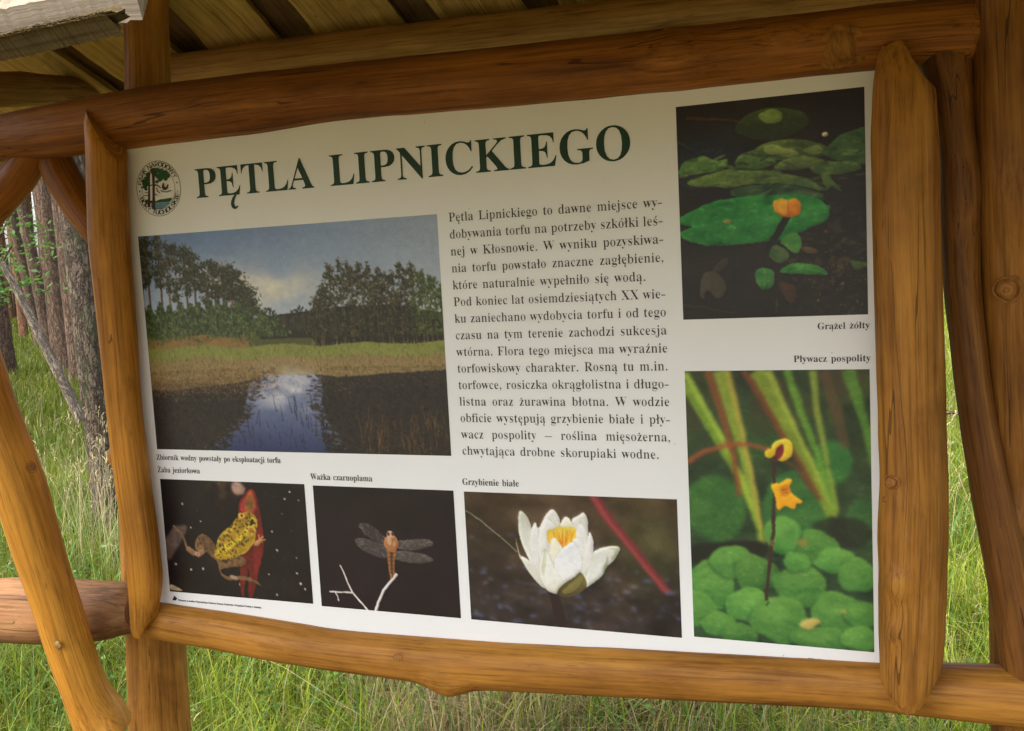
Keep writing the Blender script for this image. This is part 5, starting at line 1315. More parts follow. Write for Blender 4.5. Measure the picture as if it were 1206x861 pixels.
    x = rg.uniform(-.02, .40, 500); y = .475 + rg.normal(0, .012, 500) + .012 * np.sin(x * 40); p.dabs(np.stack([x * W, y * H], 1), rg.uniform(2, 6, 500), np.array([(72, 92, 48), (92, 106, 56), (120, 96, 56), (58, 72, 40)])[rg.integers(0, 4, 500)] * rg.uniform(.8, 1.2, (500, 1)), .6)
    band(.52, .635, -.02, 1.02, (134, 140, 66), 2600, 3, 11, [(110, 128, 52), (132, 132, 66), (150, 134, 84), (96, 116, 46), (124, 104, 62)])
    band(.575, .69, -.02, 1.02, (146, 124, 78), 2200, 3, 12, [(146, 120, 80), (116, 96, 58), (160, 136, 92), (98, 92, 46)])
    P = [(-.02, .72), (.12, .715), (.22, .70), (.34, .68), (.44, .655), (.6, .65), (.66, .665), (.8, .65), (1.02, .635), (1.02, 1.02), (-.02, 1.02)]
    p.raw([(x * W, y * H) for x, y in P], (44, 37, 33))
    P = [(.345, .77), (.36, .69), (.41, .655), (.585, .652), (.61, .68), (.60, .75), (.61, .81), (.625, .88), (.635, 1.01), (.19, 1.01), (.23, .95), (.30, .90), (.355, .84)]
    p.raw([(x * W, y * H) for x, y in P], (146, 156, 184), 1, (44, 52, 88))
    f2 = p.fbm(34, 5, 2.0, 8); w_ = np.clip((f2 - .40) * 4, 0, 1) * np.exp(-((Y - .72) / .085) ** 2) * np.exp(-((X - .485) / .10) ** 4) * .95
    p.a[:] = p.a * (1 - w_[..., None]) + G(206, 202, 204) * w_[..., None]
    x = rg.uniform(-.02, .40, 1300); y = .68 + rg.uniform(0, 1, 1300) ** 1.4 * .10 - x * .06; c = np.array([(116, 88, 52), (92, 70, 44), (70, 54, 38), (134, 106, 66)])[rg.integers(0, 4, 1300)] * rg.uniform(.7, 1.2, (1300, 1)); p.dabs(np.stack([x * W, y * H], 1), rg.uniform(2, 7, 1300), c, .3, .8)
    x = rg.uniform(.36, .70, 260); y = rg.uniform(.65, .76, 260); p.dabs(np.stack([x * W, y * H], 1), rg.uniform(2, 5, 260), np.tile(G(122, 100, 72), (260, 1)) * rg.uniform(.7, 1.3, (260, 1)), .3, .7)
    for _ in range(420):
        t = rg.random(); side = rg.random() < .5
        if side: xa, ya = np.interp(t, [0, .15, .4, .65, 1], [.58, .595, .58, .605, .635]), .655 + t * .33
        else: xa, ya = np.interp(t, [0, .2, .45, .7, 1], [.42, .37, .355, .30, .19]), .655 + t * .34
        x, y = (xa + rg.normal(0, .016)) * W, (ya + rg.normal(0, .008)) * H; p.raw([(x - rg.uniform(3, 13), y), (x, y - rg.uniform(1, 3)), (x + rg.uniform(3, 13), y), (x, y + rg.uniform(1, 3))], [(44, 37, 33), (60, 48, 38), (92, 98, 126)][rg.integers(0, 3)], .75)
    # tree reflections with ragged edges
    for (a, b, n) in ((-.02, .36, 900), (.60, 1.02, 1400)):
        x = rg.uniform(a, b, n); y = rg.uniform(.73 if a < 0 else .665, 1, n); edge = np.where(a < 0, x + (y - .7) * .35 < .37, 1) > 0
        c = np.array([(38, 30, 26), (48, 38, 30), (26, 22, 22), (40, 40, 28)])[rg.integers(0, 4, n)] * rg.uniform(.7, 1.3, (n, 1)); p.dabs(np.stack([x * W, y * H], 1)[edge], rg.uniform(4, 10, n)[edge], c[edge], .7, .75)
    x = rg.uniform(-.02, .46, 1500); y = .635 + rg.uniform(0, 1, 1500) ** 1.3 * .11 - x * .05; c = np.array([(132, 98, 58), (104, 78, 48), (84, 64, 42), (152, 118, 72)])[rg.integers(0, 4, 1500)] * rg.uniform(.7, 1.2, (1500, 1)); p.dabs(np.stack([x * W, y * H], 1), rg.uniform(2, 7, 1500), c, .3, .75)
    x = rg.uniform(.6, 1.0, 700); y = .62 + rg.uniform(0, 1, 700) ** 1.6 * .09; c = np.array([(112, 88, 56), (90, 70, 46), (70, 56, 40)])[rg.integers(0, 3, 700)] * rg.uniform(.7, 1.2, (700, 1)); p.dabs(np.stack([x * W, y * H], 1), rg.uniform(2, 6, 700), c, .3, .7)
    for _ in range(70):
        x = rg.uniform(.22, .66) * W; y = rg.uniform(.80, 1.0) * H; l = rg.uniform(8, 44); q = rg.normal(0, 4); p.raw([(x - 1, y), (x + 1, y), (x + q + .4, y - l), (x + q - .4, y - l)], (26, 24, 30), .8)
    for _ in range(240):
        x = rg.uniform(.72, 1.02) * W; y = rg.uniform(.86, 1.02) * H; l = rg.uniform(10, 46); q = rg.normal(0, 7); c = [(96, 66, 40), (70, 52, 32), (46, 34, 26), (112, 84, 50)][rg.integers(0, 4)]; p.raw([(x - 1, y), (x + 1, y), (x + q + .4, y - l), (x + q - .4, y - l)], c, .8)
    p.finish('pond_photo', 'printed photograph of a forest pond under a pale cloudy sky', 3, 1.0, .7, .08, 0, 1.2)

def frog_photo():
    p = Pic(-0.8268, -0.4636, -0.4843, -0.2352, 250, (160, 520, 4.304), 2); rg = p.rng
    f = p.fbm(60, 4, 1, 2)[..., None]; p.a[:] = G(26, 16, 16) + (f - .5) * 26
    x = p.xx / p.W; y = p.yy / p.H
    m = (np.exp(-((x - .42) / .1) ** 2 - ((y - .05) / .14) ** 2) * np.clip((p.fbm(22, 4, 1, 6) - .35) * 3, 0, 1))[..., None]; p.a[:] = p.a * (1 - m * .8) + G(112, 84, 48) * m * .8
    p.smooth_poly([(485, 215), (520, 208), (552, 235), (540, 265), (505, 268), (488, 245)], (214, 172, 152), .85)
    p.smooth_poly([(150, 500), (215, 425), (262, 440), (200, 560), (165, 600)], (122, 100, 88), .8)
    p.blur(3.2)
    for (xa, ya) in ((283, 438), (330, 407), (825, 298), (815, 668), (858, 745), (835, 718), (815, 590), (755, 290), (690, 455), (715, 548), (675, 670), (345, 645), (282, 650), (205, 620), (530, 720), (780, 255), (740, 365), (240, 315), (715, 775)):
        p.ell(xa, ya, rg.uniform(3, 8), rg.uniform(3, 6), (226, 214, 196), .9, rg.uniform(0, 3))
    for _ in range(130): xa, ya = rg.uniform(160, 900), rg.uniform(215, 820); p.ell(xa, ya, rg.uniform(1, 2.6), rg.uniform(1, 2.2), (190, 170, 150), rg.uniform(.3, .8))
    # red leaf
    p.smooth_poly([(522, 355), (530, 300), (552, 258), (578, 240), (604, 262), (622, 330), (640, 430), (648, 520), (625, 640), (612, 720), (592, 790), (575, 785), (570, 640), (545, 790), (528, 690), (535, 560), (560, 450), (540, 380)], (112, 30, 22), 1)
    p.smooth_poly([(530, 345), (545, 290), (577, 246), (600, 275), (610, 340), (590, 362), (552, 362)], (176, 50, 54)); p.smooth_poly([(548, 340), (556, 290), (577, 254), (596, 290), (600, 335), (576, 362)], (172, 104, 46))
    p.ell(572, 318, 22, 22, (138, 92, 40), .8)
    p.smooth_poly([(600, 400), (632, 430), (644, 500), (628, 620), (606, 700), (598, 560)], (140, 38, 28), .7)
    # frog: hind legs
    def limb(L, w, w2, col=(120, 88, 52)): p.line(L, w, col, 1, w2)
    p.smooth_poly([(318, 480), (345, 470), (385, 500), (412, 545), (420, 600), (395, 590), (350, 555), (310, 552), (303, 520)], (126, 92, 58))
    limb([(300, 575), (262, 545), (250, 500), (225, 455), (195, 430)], 14, 7, (140, 106, 72)); limb([(345, 545), (318, 575), (295, 560), (265, 535)], 26, 14, (150, 112, 78)); p.ell(312, 568, 14, 10, (206, 160, 140), .9, .7)
    p.smooth_poly([(415, 590), (470, 575), (545, 585), (558, 615), (530, 632), (460, 640), (430, 655), (475, 685), (545, 680), (600, 700), (640, 730), (590, 712), (530, 700), (470, 702), (430, 670), (418, 625)], (124, 90, 56))
    p.ell(500, 690, 22, 9, (190, 158, 138), .7, .3)
    # body
    p.smooth_poly([(520, 372), (548, 358), (590, 362), (612, 395), (614, 440), (600, 490), (575, 540), (520, 580), (450, 598), (405, 585), (402, 545), (425, 490), (450, 455), (485, 420)], (166, 128, 34), 1, None, (186, 150, 36))
    p.smooth_poly([(412, 505), (440, 462), (500, 425), (490, 455), (445, 490), (425, 515)], (206, 172, 52), .9); p.smooth_poly([(410, 570), (440, 530), (510, 490), (560, 440), (575, 455), (520, 512), (450, 560)], (222, 190, 48), .95)
    p.smooth_poly([(505, 575), (560, 545), (600, 480), (612, 430), (600, 500), (570, 555)], (214, 178, 50), .9); p.smooth_poly([(560, 420), (590, 380), (612, 400), (608, 450), (580, 480), (555, 470)], (224, 192, 52), .85)
    for _ in range(120):
        a = rg.uniform(0, 1); b = rg.uniform(-1, 1); xa = 425 + 165 * a + b * 36; ya = 575 - 190 * a + b * 48; p.ell(xa, ya, rg.uniform(2.5, 7), rg.uniform(2, 4.5), (44, 32, 18), .75, rg.uniform(0, 3), None, None, .3)
    for _ in range(130):
        q = rg.integers(0, 2); xa, ya = ((rg.uniform(310, 418), rg.uniform(478, 598)) if q else (rg.uniform(425, 600), rg.uniform(585, 705)))
        if (not q and abs(ya - (610 + (xa > 520) * 0)) < 50) or q: p.ell(xa, ya, rg.uniform(2, 5), rg.uniform(2, 4), (48, 34, 26), .55, rg.uniform(0, 3))
    p.ell(532, 375, 16, 12, (226, 180, 64), 1, .2); p.ell(534, 374, 6, 6, (60, 40, 18)); p.ell(588, 408, 8, 16, (38, 26, 16), .95, .3); p.ell(580, 450, 12, 13, (186, 110, 62), .9)
    for d in ((622, 470), (645, 478), (658, 495), (640, 510)): p.line([(600, 520), (622, 500), d], 9, (206, 154, 96), 1, 4)
    p.ell(612, 512, 18, 12, (214, 164, 104), .9, -.6); p.smooth_poly([(180, 752), (180, 725), (215, 738), (240, 755)], (196, 178, 140), .9)
    p.finish('frog_photo', 'printed photograph of a yellow pond frog on dark water', 3, .8, .8, .4, 0, 2.0, 1.6)

def dragonfly_photo():
    p = Pic(-0.4438, -0.1327, -0.4874, -0.2372, 240, (400, 570, 2.96), 3); rg = p.rng
    p.a[:] = G(30, 15, 20) + (p.fbm(90, 3, 1, 4)[..., None] - .5) * 12
    for _ in range(60): p.line([(-5 + rg.uniform(0, 100), 300 + rg.uniform(0, 130)), (60 + rg.uniform(0, 80), 290 + rg.uniform(-10, 100))], .8, (86, 70, 66), .16)
    def wing(L, col, al):
        p.smooth_poly(L, col, al)
        P = np.array(L, float); c = P.mean(0)
        for _ in range(46): a, b = rg.integers(0, len(P), 2); q = rg.uniform(0, 1); u = P[a] * q + P[b] * (1 - q); v = u * .75 + c * .25 + rg.normal(0, 5, 2); p.line([tuple(u), tuple(v)], 1.1, (206, 200, 188), .4)
    wing([(162, 190), (130, 158), (95, 138), (70, 138), (68, 152), (90, 178), (130, 202), (160, 210)], (96, 92, 84), .5)
    wing([(166, 218), (120, 200), (75, 188), (53, 194), (62, 216), (100, 240), (140, 255), (165, 256)], (112, 108, 100), .55)
    wing([(198, 200), (240, 194), (300, 192), (324, 200), (325, 212), (300, 222), (240, 232), (200, 222)], (130, 124, 110), .55)
    wing([(196, 236), (230, 234), (290, 242), (320, 256), (324, 268), (290, 276), (230, 272), (196, 262)], (134, 128, 114), .55)
    p.line([(180, 230), (180, 280), (184, 330)], 32, (170, 112, 60), 1, 14); p.line([(180, 230), (181, 280), (185, 335)], 10, (72, 50, 34), .8, 5)
    for ya in range(240, 330, 14): p.line([(166, ya), (196, ya)], 2, (60, 40, 28), .6)
    p.ell(180, 208, 24, 26, (184, 122, 74), 1, 0, None, None, .08); p.ell(174, 200, 7, 12, (226, 184, 140), .8); p.ell(190, 212, 6, 10, (220, 176, 130), .7); p.ell(177, 178, 13, 12, (206, 168, 132)); p.ell(170, 176, 5, 6, (92, 56, 40)); p.ell(185, 176, 5, 6, (92, 56, 40))
    p.line([(183, 225), (198, 216)], 6, (208, 120, 60), .9)
    tw = (242, 232, 222)
    p.line([(124, 446), (136, 410), (152, 372), (174, 346), (186, 332), (199, 312)], 9, tw, 1, 8); p.line([(104, 446), (72, 408), (46, 378), (28, 340), (14, 306), (3, 282)], 7, tw, 1, 4)
    p.line([(46, 378), (20, 376), (-34, 374)], 6, tw, 1, 4); p.line([(-14, 376), (-6, 392), (-4, 408)], 5, tw, 1, 3)
    for _ in range(30): p.ell(rg.uniform(-20, 420), rg.uniform(10, 430), .9, .9, (120, 100, 96), .5)
    p.finish('dragonfly_photo', 'printed photograph of a dragonfly perched on a pale twig', 2.5, .75, .7, .15, 0, 1.3, 3.0)

def lily_photo():
    p = Pic(-0.1112, 0.295, -0.4877, -0.2382, 300, (530, 550, 4.1), 4); rg = p.rng
    f = p.fbm(60, 4, 1.5, 1)[..., None]; g = p.fbm(30, 4, 1.5, 9)[..., None]; x = (p.xx / p.W)[..., None]; y = (p.yy / p.H)[..., None]
    p.a[:] = G(84, 64, 42) * (1 - y) + G(46, 36, 34) * y + (f - .5) * G(70, 58, 50); p.a[:] += (g - .5) * 34 + np.exp(-((x - .88) / .16) ** 2 - ((y - .35) / .3) ** 2) * G(10, 22, 4)
    for _ in range(170):
        ya = rg.beta(5, 2.2) * 700 + 120; p.ell(rg.uniform(60, 1110), ya, rg.uniform(6, 24), rg.uniform(4, 9), (104, 124, 186) if rg.random() < .7 else (150, 150, 170), rg.uniform(.12, .6), rg.uniform(-.2, .2))
    for _ in range(90): p.ell(rg.uniform(60, 1110), rg.uniform(560, 830), rg.uniform(10, 40), rg.uniform(4, 12), (24, 20, 20), .4)
    p.line([(690, 130), (740, 220), (830, 330), (920, 440), (1000, 540), (1050, 605)], 44, (128, 44, 52), 1, 30); p.line([(690, 138), (738, 226), (826, 338), (915, 450), (1000, 550), (1046, 605)], 16, (176, 78, 70), .8, 12); p.ell(1060, 610, 26, 12, (120, 120, 170), .6)
    p.blur(4.0)
    p.line([(75, 210), (150, 260), (240, 335), (325, 410)], 5, (148, 160, 132), .9, 4)
    p.line([(498, 600), (520, 680), (545, 765)], 40, (46, 28, 28), .95, 50)
    wh, sh_, gr = (246, 244, 240), (212, 208, 196), (150, 150, 96)
    def petal(L, a=wh, b=None, edge=True, al=1):
        if edge: 
            c = np.mean(L, 0); p.smooth_poly([tuple(c + (np.array(q) - c) * 1.035) for q in L], (170, 166, 150), .4)
        p.smooth_poly(L, a, al, None, b)
    p.smooth_poly([(345, 240), (375, 330), (420, 300), (455, 275), (500, 230), (540, 280), (600, 280), (650, 260), (655, 330), (690, 340), (690, 440), (740, 410), (720, 480), (650, 575), (520, 610), (440, 540), (370, 420)], (222, 220, 208), 1, None, (236, 234, 222))
    petal([(430, 320), (445, 270), (470, 222), (498, 208), (520, 235), (528, 270), (500, 330), (450, 340)], (232, 230, 222), (246, 242, 226)); petal([(590, 262), (618, 238), (645, 222), (662, 255), (666, 310), (655, 360), (620, 340)], (226, 224, 214), (240, 238, 228))
    petal([(540, 262), (562, 242), (585, 262), (600, 310), (560, 340), (525, 320)], (250, 246, 230), (250, 240, 190))
    petal([(338, 215), (360, 225), (385, 265), (398, 320), (410, 420), (405, 490), (380, 440), (352, 380), (336, 320), (332, 250)], (206, 206, 184), (248, 247, 242))
    petal([(685, 430), (715, 400), (770, 382), (815, 388), (795, 440), (752, 480), (690, 520), (655, 560)], (226, 226, 212), (246, 246, 242)); p.smooth_poly([(760, 392), (812, 390), (796, 436), (776, 440), (796, 404)], (176, 180, 130), .55)
    petal([(655, 580), (668, 540), (720, 470), (760, 430), (764, 455), (735, 520), (690, 560)], (244, 244, 240), (232, 234, 220)); p.smooth_poly([(758, 432), (764, 456), (740, 508), (736, 500)], (164, 168, 112), .6)
    petal([(322, 345), (332, 400), (345, 430), (400, 490), (440, 540), (468, 585), (430, 565), (380, 500), (340, 440), (326, 390)], (196, 192, 140), (226, 224, 200))
    petal([(410, 268), (425, 300), (430, 360), (425, 440), (430, 520), (400, 470), (388, 390), (392, 320)], wh, (236, 234, 226))
    petal([(345, 430), (400, 470), (460, 560), (470, 585), (420, 555), (370, 490)], (236, 234, 220), (222, 220, 200))
    # stamens
    p.smooth_poly([(470, 330), (480, 300), (520, 290), (560, 295), (600, 292), (618, 330), (600, 380), (545, 395), (490, 380)], (250, 222, 92), 1, None, (248, 196, 60))
    for i in range(46):
        xa = rg.uniform(485, 612); p.line([(545 + (xa - 545) * .5, 392), (xa, rg.uniform(300, 352))], 8, [(252, 214, 70), (246, 176, 40), (236, 140, 30), (252, 232, 120)][rg.integers(0, 4)], .85, 3)
    petal([(455, 262), (480, 258), (510, 290), (500, 300), (470, 312), (468, 400), (470, 520), (440, 470), (424, 400), (432, 320)], (250, 249, 244), (240, 236, 224)); petal([(615, 290), (632, 274), (652, 300), (660, 340), (650, 420), (635, 500), (615, 430), (610, 350)], wh, (244, 240, 228))
    petal([(676, 318), (692, 360), (688, 430), (668, 490), (640, 520), (632, 500), (648, 420), (662, 350)], (250, 249, 246), (238, 236, 226))
    petal([(485, 420), (492, 355), (510, 346), (540, 385), (540, 420), (515, 445), (505, 470)], (252, 248, 228), (244, 236, 206)); petal([(590, 360), (625, 342), (642, 380), (638, 440), (620, 500), (600, 440)], (246, 246, 242), (240, 238, 228))
    petal([(505, 450), (540, 400), (590, 362), (615, 395), (634, 440), (630, 500), (560, 560), (520, 600), (512, 530)], (240, 242, 244), (252, 250, 244))
    petal([(455, 400), (485, 440), (510, 500), (545, 560), (515, 612), (470, 585), (440, 540), (430, 480)], (250, 250, 244), (240, 238, 224)); p.smooth_poly([(455, 400), (470, 420), (456, 520), (444, 500)], (196, 200, 150), .5)
    petal([(465, 585), (510, 540), (560, 545), (630, 508), (655, 560), (640, 585), (560, 600), (515, 612)], (246, 244, 236), (228, 224, 206), False)
    p.smooth_poly([(515, 606), (545, 570), (600, 532), (630, 508), (655, 540), (658, 580), (620, 612), (570, 628), (530, 622)], (128, 118, 58), 1, None, (84, 70, 40)); p.smooth_poly([(540, 600), (590, 556), (630, 520), (640, 545), (610, 590), (560, 612)], (148, 140, 74), .6)
    p.finish('water_lily_photo', 'printed photograph of a white water lily beside a red stem', 3, 0.88, .9, .06, 0, 1.3, 2.5)

def yellow_lily_photo():
    p = Pic(0.3174, 0.6136, 0.0744, 0.4292, 235, (790, 100, 2.968), 5); rg = p.rng
    f = p.fbm(70, 4, 1.4, 2)[..., None]; x = (p.xx / p.W)[..., None]; y = (p.yy / p.H)[..., None]
    p.a[:] = G(36, 28, 26) + (f - .5) * 30; m = np.exp(-((x - .12) / .3) ** 2 - ((y - .26) / .14) ** 2); p.a[:] = p.a * (1 - m * .6) + G(36, 52, 84) * m * .6
    m = (np.clip((p.fbm(14, 3, 1.2, 7)[..., None] - .5) * 4, 0, 1) * np.exp(-((x - .85) / .28) ** 2 - ((y - .72) / .2) ** 2)); p.a[:] = p.a * (1 - m * .5) + G(104, 92, 58) * m * .5
    for _ in range(150): xa, ya = rg.normal(590, 80), rg.normal(690, 70); p.ell(xa, ya, rg.uniform(1, 3), rg.uniform(1, 2.5), [(214, 196, 120), (150, 150, 90), (200, 140, 90)][rg.integers(0, 3)], rg.uniform(.3, .9))
    lf = lambda L, c, c2=None, al=1: p.smooth_poly(L, c, al, None, c2)
    p.line([(55, 120), (200, 122), (330, 132), (420, 150)], 10, (120, 62, 44), .6, 4)
    lf([(225, 145), (260, 110), (330, 85), (420, 85), (480, 115), (470, 150), (380, 190), (300, 190), (240, 170)], (70, 92, 46), (40, 52, 34), .9); lf([(305, 110), (350, 88), (385, 100), (380, 130), (330, 132)], (130, 160, 84), None, .8)
    p.ell(536, 171, 12, 9, (226, 220, 190), 1)
    lf([(270, 245), (330, 205), (420, 192), (520, 205), (560, 235), (480, 262), (360, 265)], (86, 112, 52), (60, 84, 44), .95); lf([(560, 205), (600, 170), (672, 150), (690, 160), (690, 270), (600, 265), (530, 245)], (74, 112, 58), (58, 88, 48)); lf([(330, 215), (370, 212), (440, 238), (420, 252), (340, 245)], (150, 168, 96), None, .8); lf([(460, 235), (500, 212), (530, 222), (520, 245)], (140, 160, 92), None, .7)
    lf([(30, 300), (60, 268), (120, 252), (165, 265), (200, 262), (190, 295), (120, 310), (40, 318)], (96, 138, 70), (76, 118, 62)); lf([(225, 275), (250, 248), (310, 252), (370, 272), (330, 292), (250, 292)], (104, 140, 74), (80, 112, 60)); lf([(360, 290), (420, 255), (490, 252), (535, 272), (480, 292), (400, 298)], (110, 132, 70), (88, 108, 60)); lf([(490, 290), (560, 268), (640, 270), (662, 290), (600, 310), (510, 312)], (92, 122, 62), (70, 96, 52))
    lf([(60, 340), (140, 312), (230, 298), (360, 305), (470, 325), (540, 372), (430, 350), (330, 345), (200, 358), (110, 355)], (98, 128, 62), (80, 106, 54)); lf([(215, 365), (300, 352), (400, 350), (520, 378), (480, 395), (330, 388), (230, 390)], (58, 92, 54), (42, 72, 44)); lf([(525, 300), (545, 290), (565, 330), (600, 372), (560, 355), (540, 370)], (78, 112, 52)); lf([(360, 385), (440, 372), (530, 385), (500, 410), (400, 405)], (66, 98, 56))
    for _ in range(110): xa, ya = rg.uniform(60, 540), rg.uniform(255, 360); p.ell(xa, ya, rg.uniform(2, 9), rg.uniform(1, 3), [(150, 160, 100), (54, 70, 40), (128, 100, 64)][rg.integers(0, 3)], .35)
    lf([(35, 462), (80, 435), (180, 402), (300, 388), (420, 385), (510, 398), (552, 432), (545, 470), (480, 505), (380, 540), (260, 556), (150, 560), (70, 552), (33, 518), (75, 496), (33, 488)], (44, 142, 62), (34, 122, 52))
    lf([(75, 494), (250, 470), (400, 440), (540, 420), (550, 440), (420, 478), (260, 500), (150, 512)], (66, 158, 78), None, .35)
    for q in range(12): a = -1.2 + q * .22; p.line([(190, 484), (190 + 330 * math.cos(a * .5), 478 + 150 * math.sin(a * .55))], 2, (80, 170, 92), .3)
    p.ell(200, 478, 14, 7, (176, 150, 70), .8); p.ell(155, 435, 5, 3, (190, 190, 90), .7); lf([(440, 412), (530, 395), (535, 402), (460, 425)], (28, 68, 40), None, .9)
    for _ in range(90):
        xa, ya = rg.uniform(40, 680), rg.uniform(210, 390); w = rg.uniform(8, 40); a = rg.normal(0, .25); k = rg.uniform(.6, 1.5)
        p.ell(xa, ya, w, w * rg.uniform(.08, .25), G(96, 124, 66) * k if rg.random() < .6 else G(38, 52, 36), rg.uniform(.25, .6), a, None, None, .15)
    for _ in range(60): xa, ya = rg.uniform(360, 690), rg.uniform(470, 800); p.ell(xa, ya, rg.uniform(6, 30), rg.uniform(2, 7), [(84, 92, 54), (64, 52, 38), (30, 34, 28), (96, 82, 50)][rg.integers(0, 4)], rg.uniform(.2, .5), rg.normal(0, .5), None, None, .2)
    p.smooth_poly([(35, 462), (80, 435), (180, 402), (300, 388), (420, 385), (510, 398), (552, 432), (545, 470), (480, 505), (380, 540), (260, 556), (150, 560), (70, 552), (33, 518), (75, 496), (33, 488)], (44, 142, 62), .9, None, (34, 122, 52))
    p.smooth_poly([(75, 494), (250, 470), (400, 440), (540, 420), (550, 440), (420, 478), (260, 500), (150, 512)], (66, 158, 78), .35); p.ell(200, 478, 14, 7, (176, 150, 70), .8)
    p.line([(405, 460), (380, 505), (350, 555), (335, 580)], 24, (24, 26, 18), 1, 18)
    lf([(362, 435), (362, 408), (385, 395), (410, 402), (440, 400), (455, 420), (448, 450), (425, 462), (390, 460), (370, 450)], (250, 168, 36), (226, 120, 18)); lf([(372, 420), (388, 402), (408, 412), (404, 450), (382, 448)], (252, 188, 62), None, .8); lf([(425, 405), (448, 412), (450, 440), (430, 455)], (244, 148, 30), None, .8); p.line([(408, 405), (412, 458)], 3, (180, 84, 10), .7)
    lf([(382, 545), (400, 525), (435, 518), (455, 545), (445, 585), (420, 580), (400, 560)], (84, 150, 66), (66, 128, 56)); lf([(345, 575), (372, 560), (408, 580), (410, 610), (380, 620), (350, 600)], (76, 110, 60), None, .8); lf([(295, 680), (298, 650), (325, 638), (358, 650), (362, 680), (345, 708), (318, 715), (302, 700)], (62, 128, 62), (52, 112, 54)); p.line([(328, 640), (326, 705)], 2.5, (120, 170, 100), .7)
    lf([(400, 632), (450, 622), (520, 635), (548, 658), (500, 664), (420, 658), (380, 650)], (66, 138, 58), (52, 116, 48)); p.line([(385, 652), (460, 642), (545, 658)], 2, (140, 180, 110), .6)
    lf([(105, 690), (125, 655), (160, 655), (190, 690), (188, 730), (165, 745), (130, 720), (112, 750), (102, 720)], (84, 76, 62), None, .75); lf([(150, 650), (180, 608), (202, 610), (180, 645)], (72, 62, 52), None, .7); lf([(625, 612), (680, 622), (690, 632), (650, 640)], (66, 88, 40)); lf([(380, 690), (430, 700), (440, 740), (420, 765), (390, 730)], (78, 52, 36), None, .8); lf([(455, 560), (500, 570), (510, 590), (470, 585)], (108, 88, 56), None, .8)
    p.line([(40, 765), (120, 775), (230, 800)], 8, (64, 54, 48), .6, 4); p.line([(365, 800), (372, 745)], 4, (90, 86, 60), .6)
    p.finish('yellow_lily_photo', 'printed photograph of an orange-yellow pond lily bud over a green pad', 3, .95, 1.0, .2, 1.0, 2.6, 4.0)

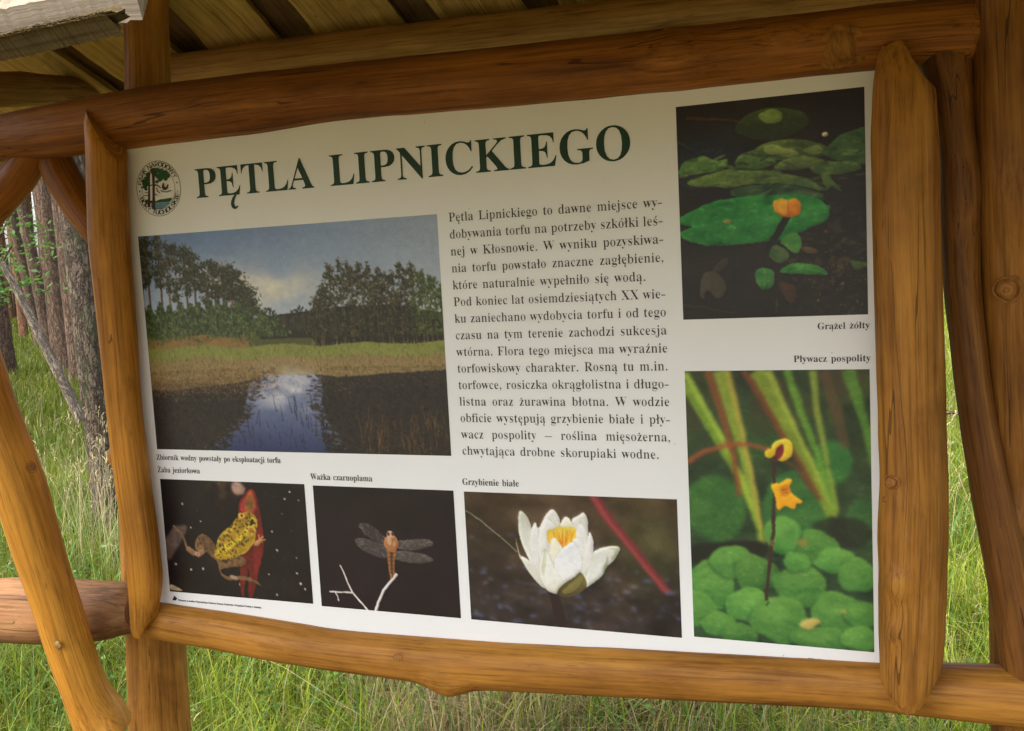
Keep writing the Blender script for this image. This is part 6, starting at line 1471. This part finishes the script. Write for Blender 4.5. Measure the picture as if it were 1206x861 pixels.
def bladderwort_photo():
    p = Pic(0.3166, 0.6144, -0.4834, -0.0136, 240, (800, 380, 2.1), 6); rg = p.rng; x = (p.xx / p.W)[..., None]; y = (p.yy / p.H)[..., None]
    f = p.fbm(90, 3, 1, 4)[..., None]; p.a[:] = G(46, 62, 34) * (1 - y) + G(38, 66, 40) * y + (f - .5) * G(50, 60, 36)
    lf = lambda L, c, c2=None, al=1: p.smooth_poly(L, c, al, None, c2)
    p.ell(380, 345, 48, 60, (56, 122, 52), .9); p.ell(90, 460, 75, 85, (58, 112, 46), .9, 0, None, (52, 100, 44)); p.ell(455, 495, 45, 65, (56, 104, 50), .9); p.ell(180, 280, 70, 60, (46, 84, 36), .8); p.ell(290, 470, 85, 110, (60, 118, 52), .8); p.ell(60, 330, 45, 50, (40, 60, 34), .8)
    for _ in range(14): p.ell(rg.uniform(20, 460), rg.uniform(120, 260), rg.uniform(20, 60), rg.uniform(20, 60), [(56, 70, 34), (70, 60, 36), (34, 40, 24), (84, 92, 44)][rg.integers(0, 4)], .5)
    lf([(20, 560), (60, 545), (200, 540), (225, 560), (180, 600), (60, 600), (25, 590)], (26, 26, 20), None, .85); lf([(330, 500), (420, 480), (480, 520), (440, 560), (360, 545)], (34, 34, 26), None, .7)
    def blade(L, w, c, w2=None, al=.9): p.line(L, w, c, al, w2)
    blade([(15, 150), (80, 260), (150, 380), (210, 530)], 30, (122, 158, 42), 16); blade([(15, 125), (70, 220), (130, 330), (190, 480)], 18, (166, 196, 66), 10); blade([(70, 120), (105, 220), (135, 330), (150, 430)], 20, (140, 80, 40), 12); blade([(100, 120), (130, 220), (165, 350), (205, 540)], 34, (150, 170, 56), 14); blade([(120, 120), (150, 240), (180, 380), (212, 545)], 14, (196, 176, 70), 8)
    blade([(190, 120), (230, 190), (290, 300), (375, 480)], 40, (134, 156, 46), 16); blade([(160, 120), (205, 190), (250, 270), (300, 350), (350, 440)], 16, (126, 68, 36), 10); blade([(220, 120), (270, 230), (330, 350), (388, 480)], 16, (172, 188, 66), 8); blade([(265, 118), (300, 220), (345, 340), (385, 470)], 20, (110, 162, 50), 10); blade([(330, 118), (340, 220), (365, 340), (392, 470)], 18, (150, 168, 60), 9); blade([(355, 120), (390, 220), (410, 310)], 26, (112, 78, 52), 22, .6); blade([(418, 116), (440, 190), (465, 270), (482, 360)], 30, (96, 150, 50), 14); blade([(22, 345), (60, 320), (120, 302), (180, 302), (230, 315)], 14, (166, 84, 50), 9); blade([(230, 320), (290, 360), (330, 420)], 14, (110, 64, 42), 8, .7)
    p.blur(3.4)
    pads = [(75, 650, 62, 62), (130, 590, 52, 42), (40, 705, 50, 45), (190, 620, 55, 48), (335, 555, 55, 48), (255, 525, 45, 50), (390, 590, 55, 34), (440, 625, 50, 46), (300, 650, 66, 56), (175, 700, 60, 46), (100, 745, 46, 32), (250, 735, 72, 62), (390, 715, 66, 54), (150, 770, 46, 28), (450, 720, 44, 36), (350, 785, 72, 36), (445, 780, 46, 34), (290, 590, 34, 24)]
    for i, (xa, ya, rx, ry) in enumerate(pads):
        k = rg.uniform(.88, 1.15); p.ell(xa, ya + 5, rx + 5, ry + 4, (30, 62, 36), .4, 0, None, None, .08); p.ell(xa, ya, rx, ry, G(98, 150, 62) * k, .93, 0, None, G(66, 122, 52) * k, .10)
        p.ell(xa - rx * .2, ya - ry * .25, rx * .55, ry * .45, (130, 176, 84), .16); p.line([(xa, ya), (xa + rx * .8, ya + ry * .3)], 2, (40, 90, 46), .4)
    lf([(295, 745), (330, 730), (348, 740), (320, 758)], (190, 172, 90)); p.ell(305, 545, 14, 10, (170, 130, 60), .6); p.ell(404, 714, 8, 6, (170, 170, 80), .8)
    p.blur(2.6)
    p.line([(235, 340), (236, 420), (232, 520), (222, 620), (215, 688)], 8, (62, 40, 34), 1, 8); p.ell(231, 545, 6, 9, (110, 84, 50)); p.line([(222, 690), (214, 700)], 5, (30, 50, 30), .7)
    lf([(232, 330), (228, 305), (245, 290), (268, 288), (280, 305), (278, 328), (260, 342), (246, 342)], (240, 216, 58), (230, 190, 44)); lf([(212, 318), (226, 312), (234, 326), (224, 336), (212, 330)], (228, 190, 40)); lf([(236, 338), (240, 312), (254, 300), (258, 318), (250, 336)], (128, 34, 38)); p.line([(234, 345), (238, 330)], 10, (92, 40, 36))
    lf([(228, 400), (250, 396), (272, 386), (280, 394), (272, 410), (284, 426), (305, 440), (298, 448), (290, 448), (284, 462), (262, 454), (246, 464), (240, 440), (234, 424)], (246, 186, 34), (244, 168, 24)); lf([(250, 408), (268, 402), (276, 420), (262, 430), (250, 424)], (226, 140, 24)); p.line([(254, 414), (268, 412)], 2.5, (150, 80, 20), .9); p.line([(256, 421), (270, 420)], 2.5, (150, 80, 20), .9)
    p.finish('bladderwort_photo', 'printed photograph of a yellow bladderwort flower over round green pads', 3, .95, 1.6, .1, .55, 1.6, 2.0)

for fn in (pond_photo, frog_photo, dragonfly_photo, lily_photo, yellow_lily_photo, bladderwort_photo): fn()
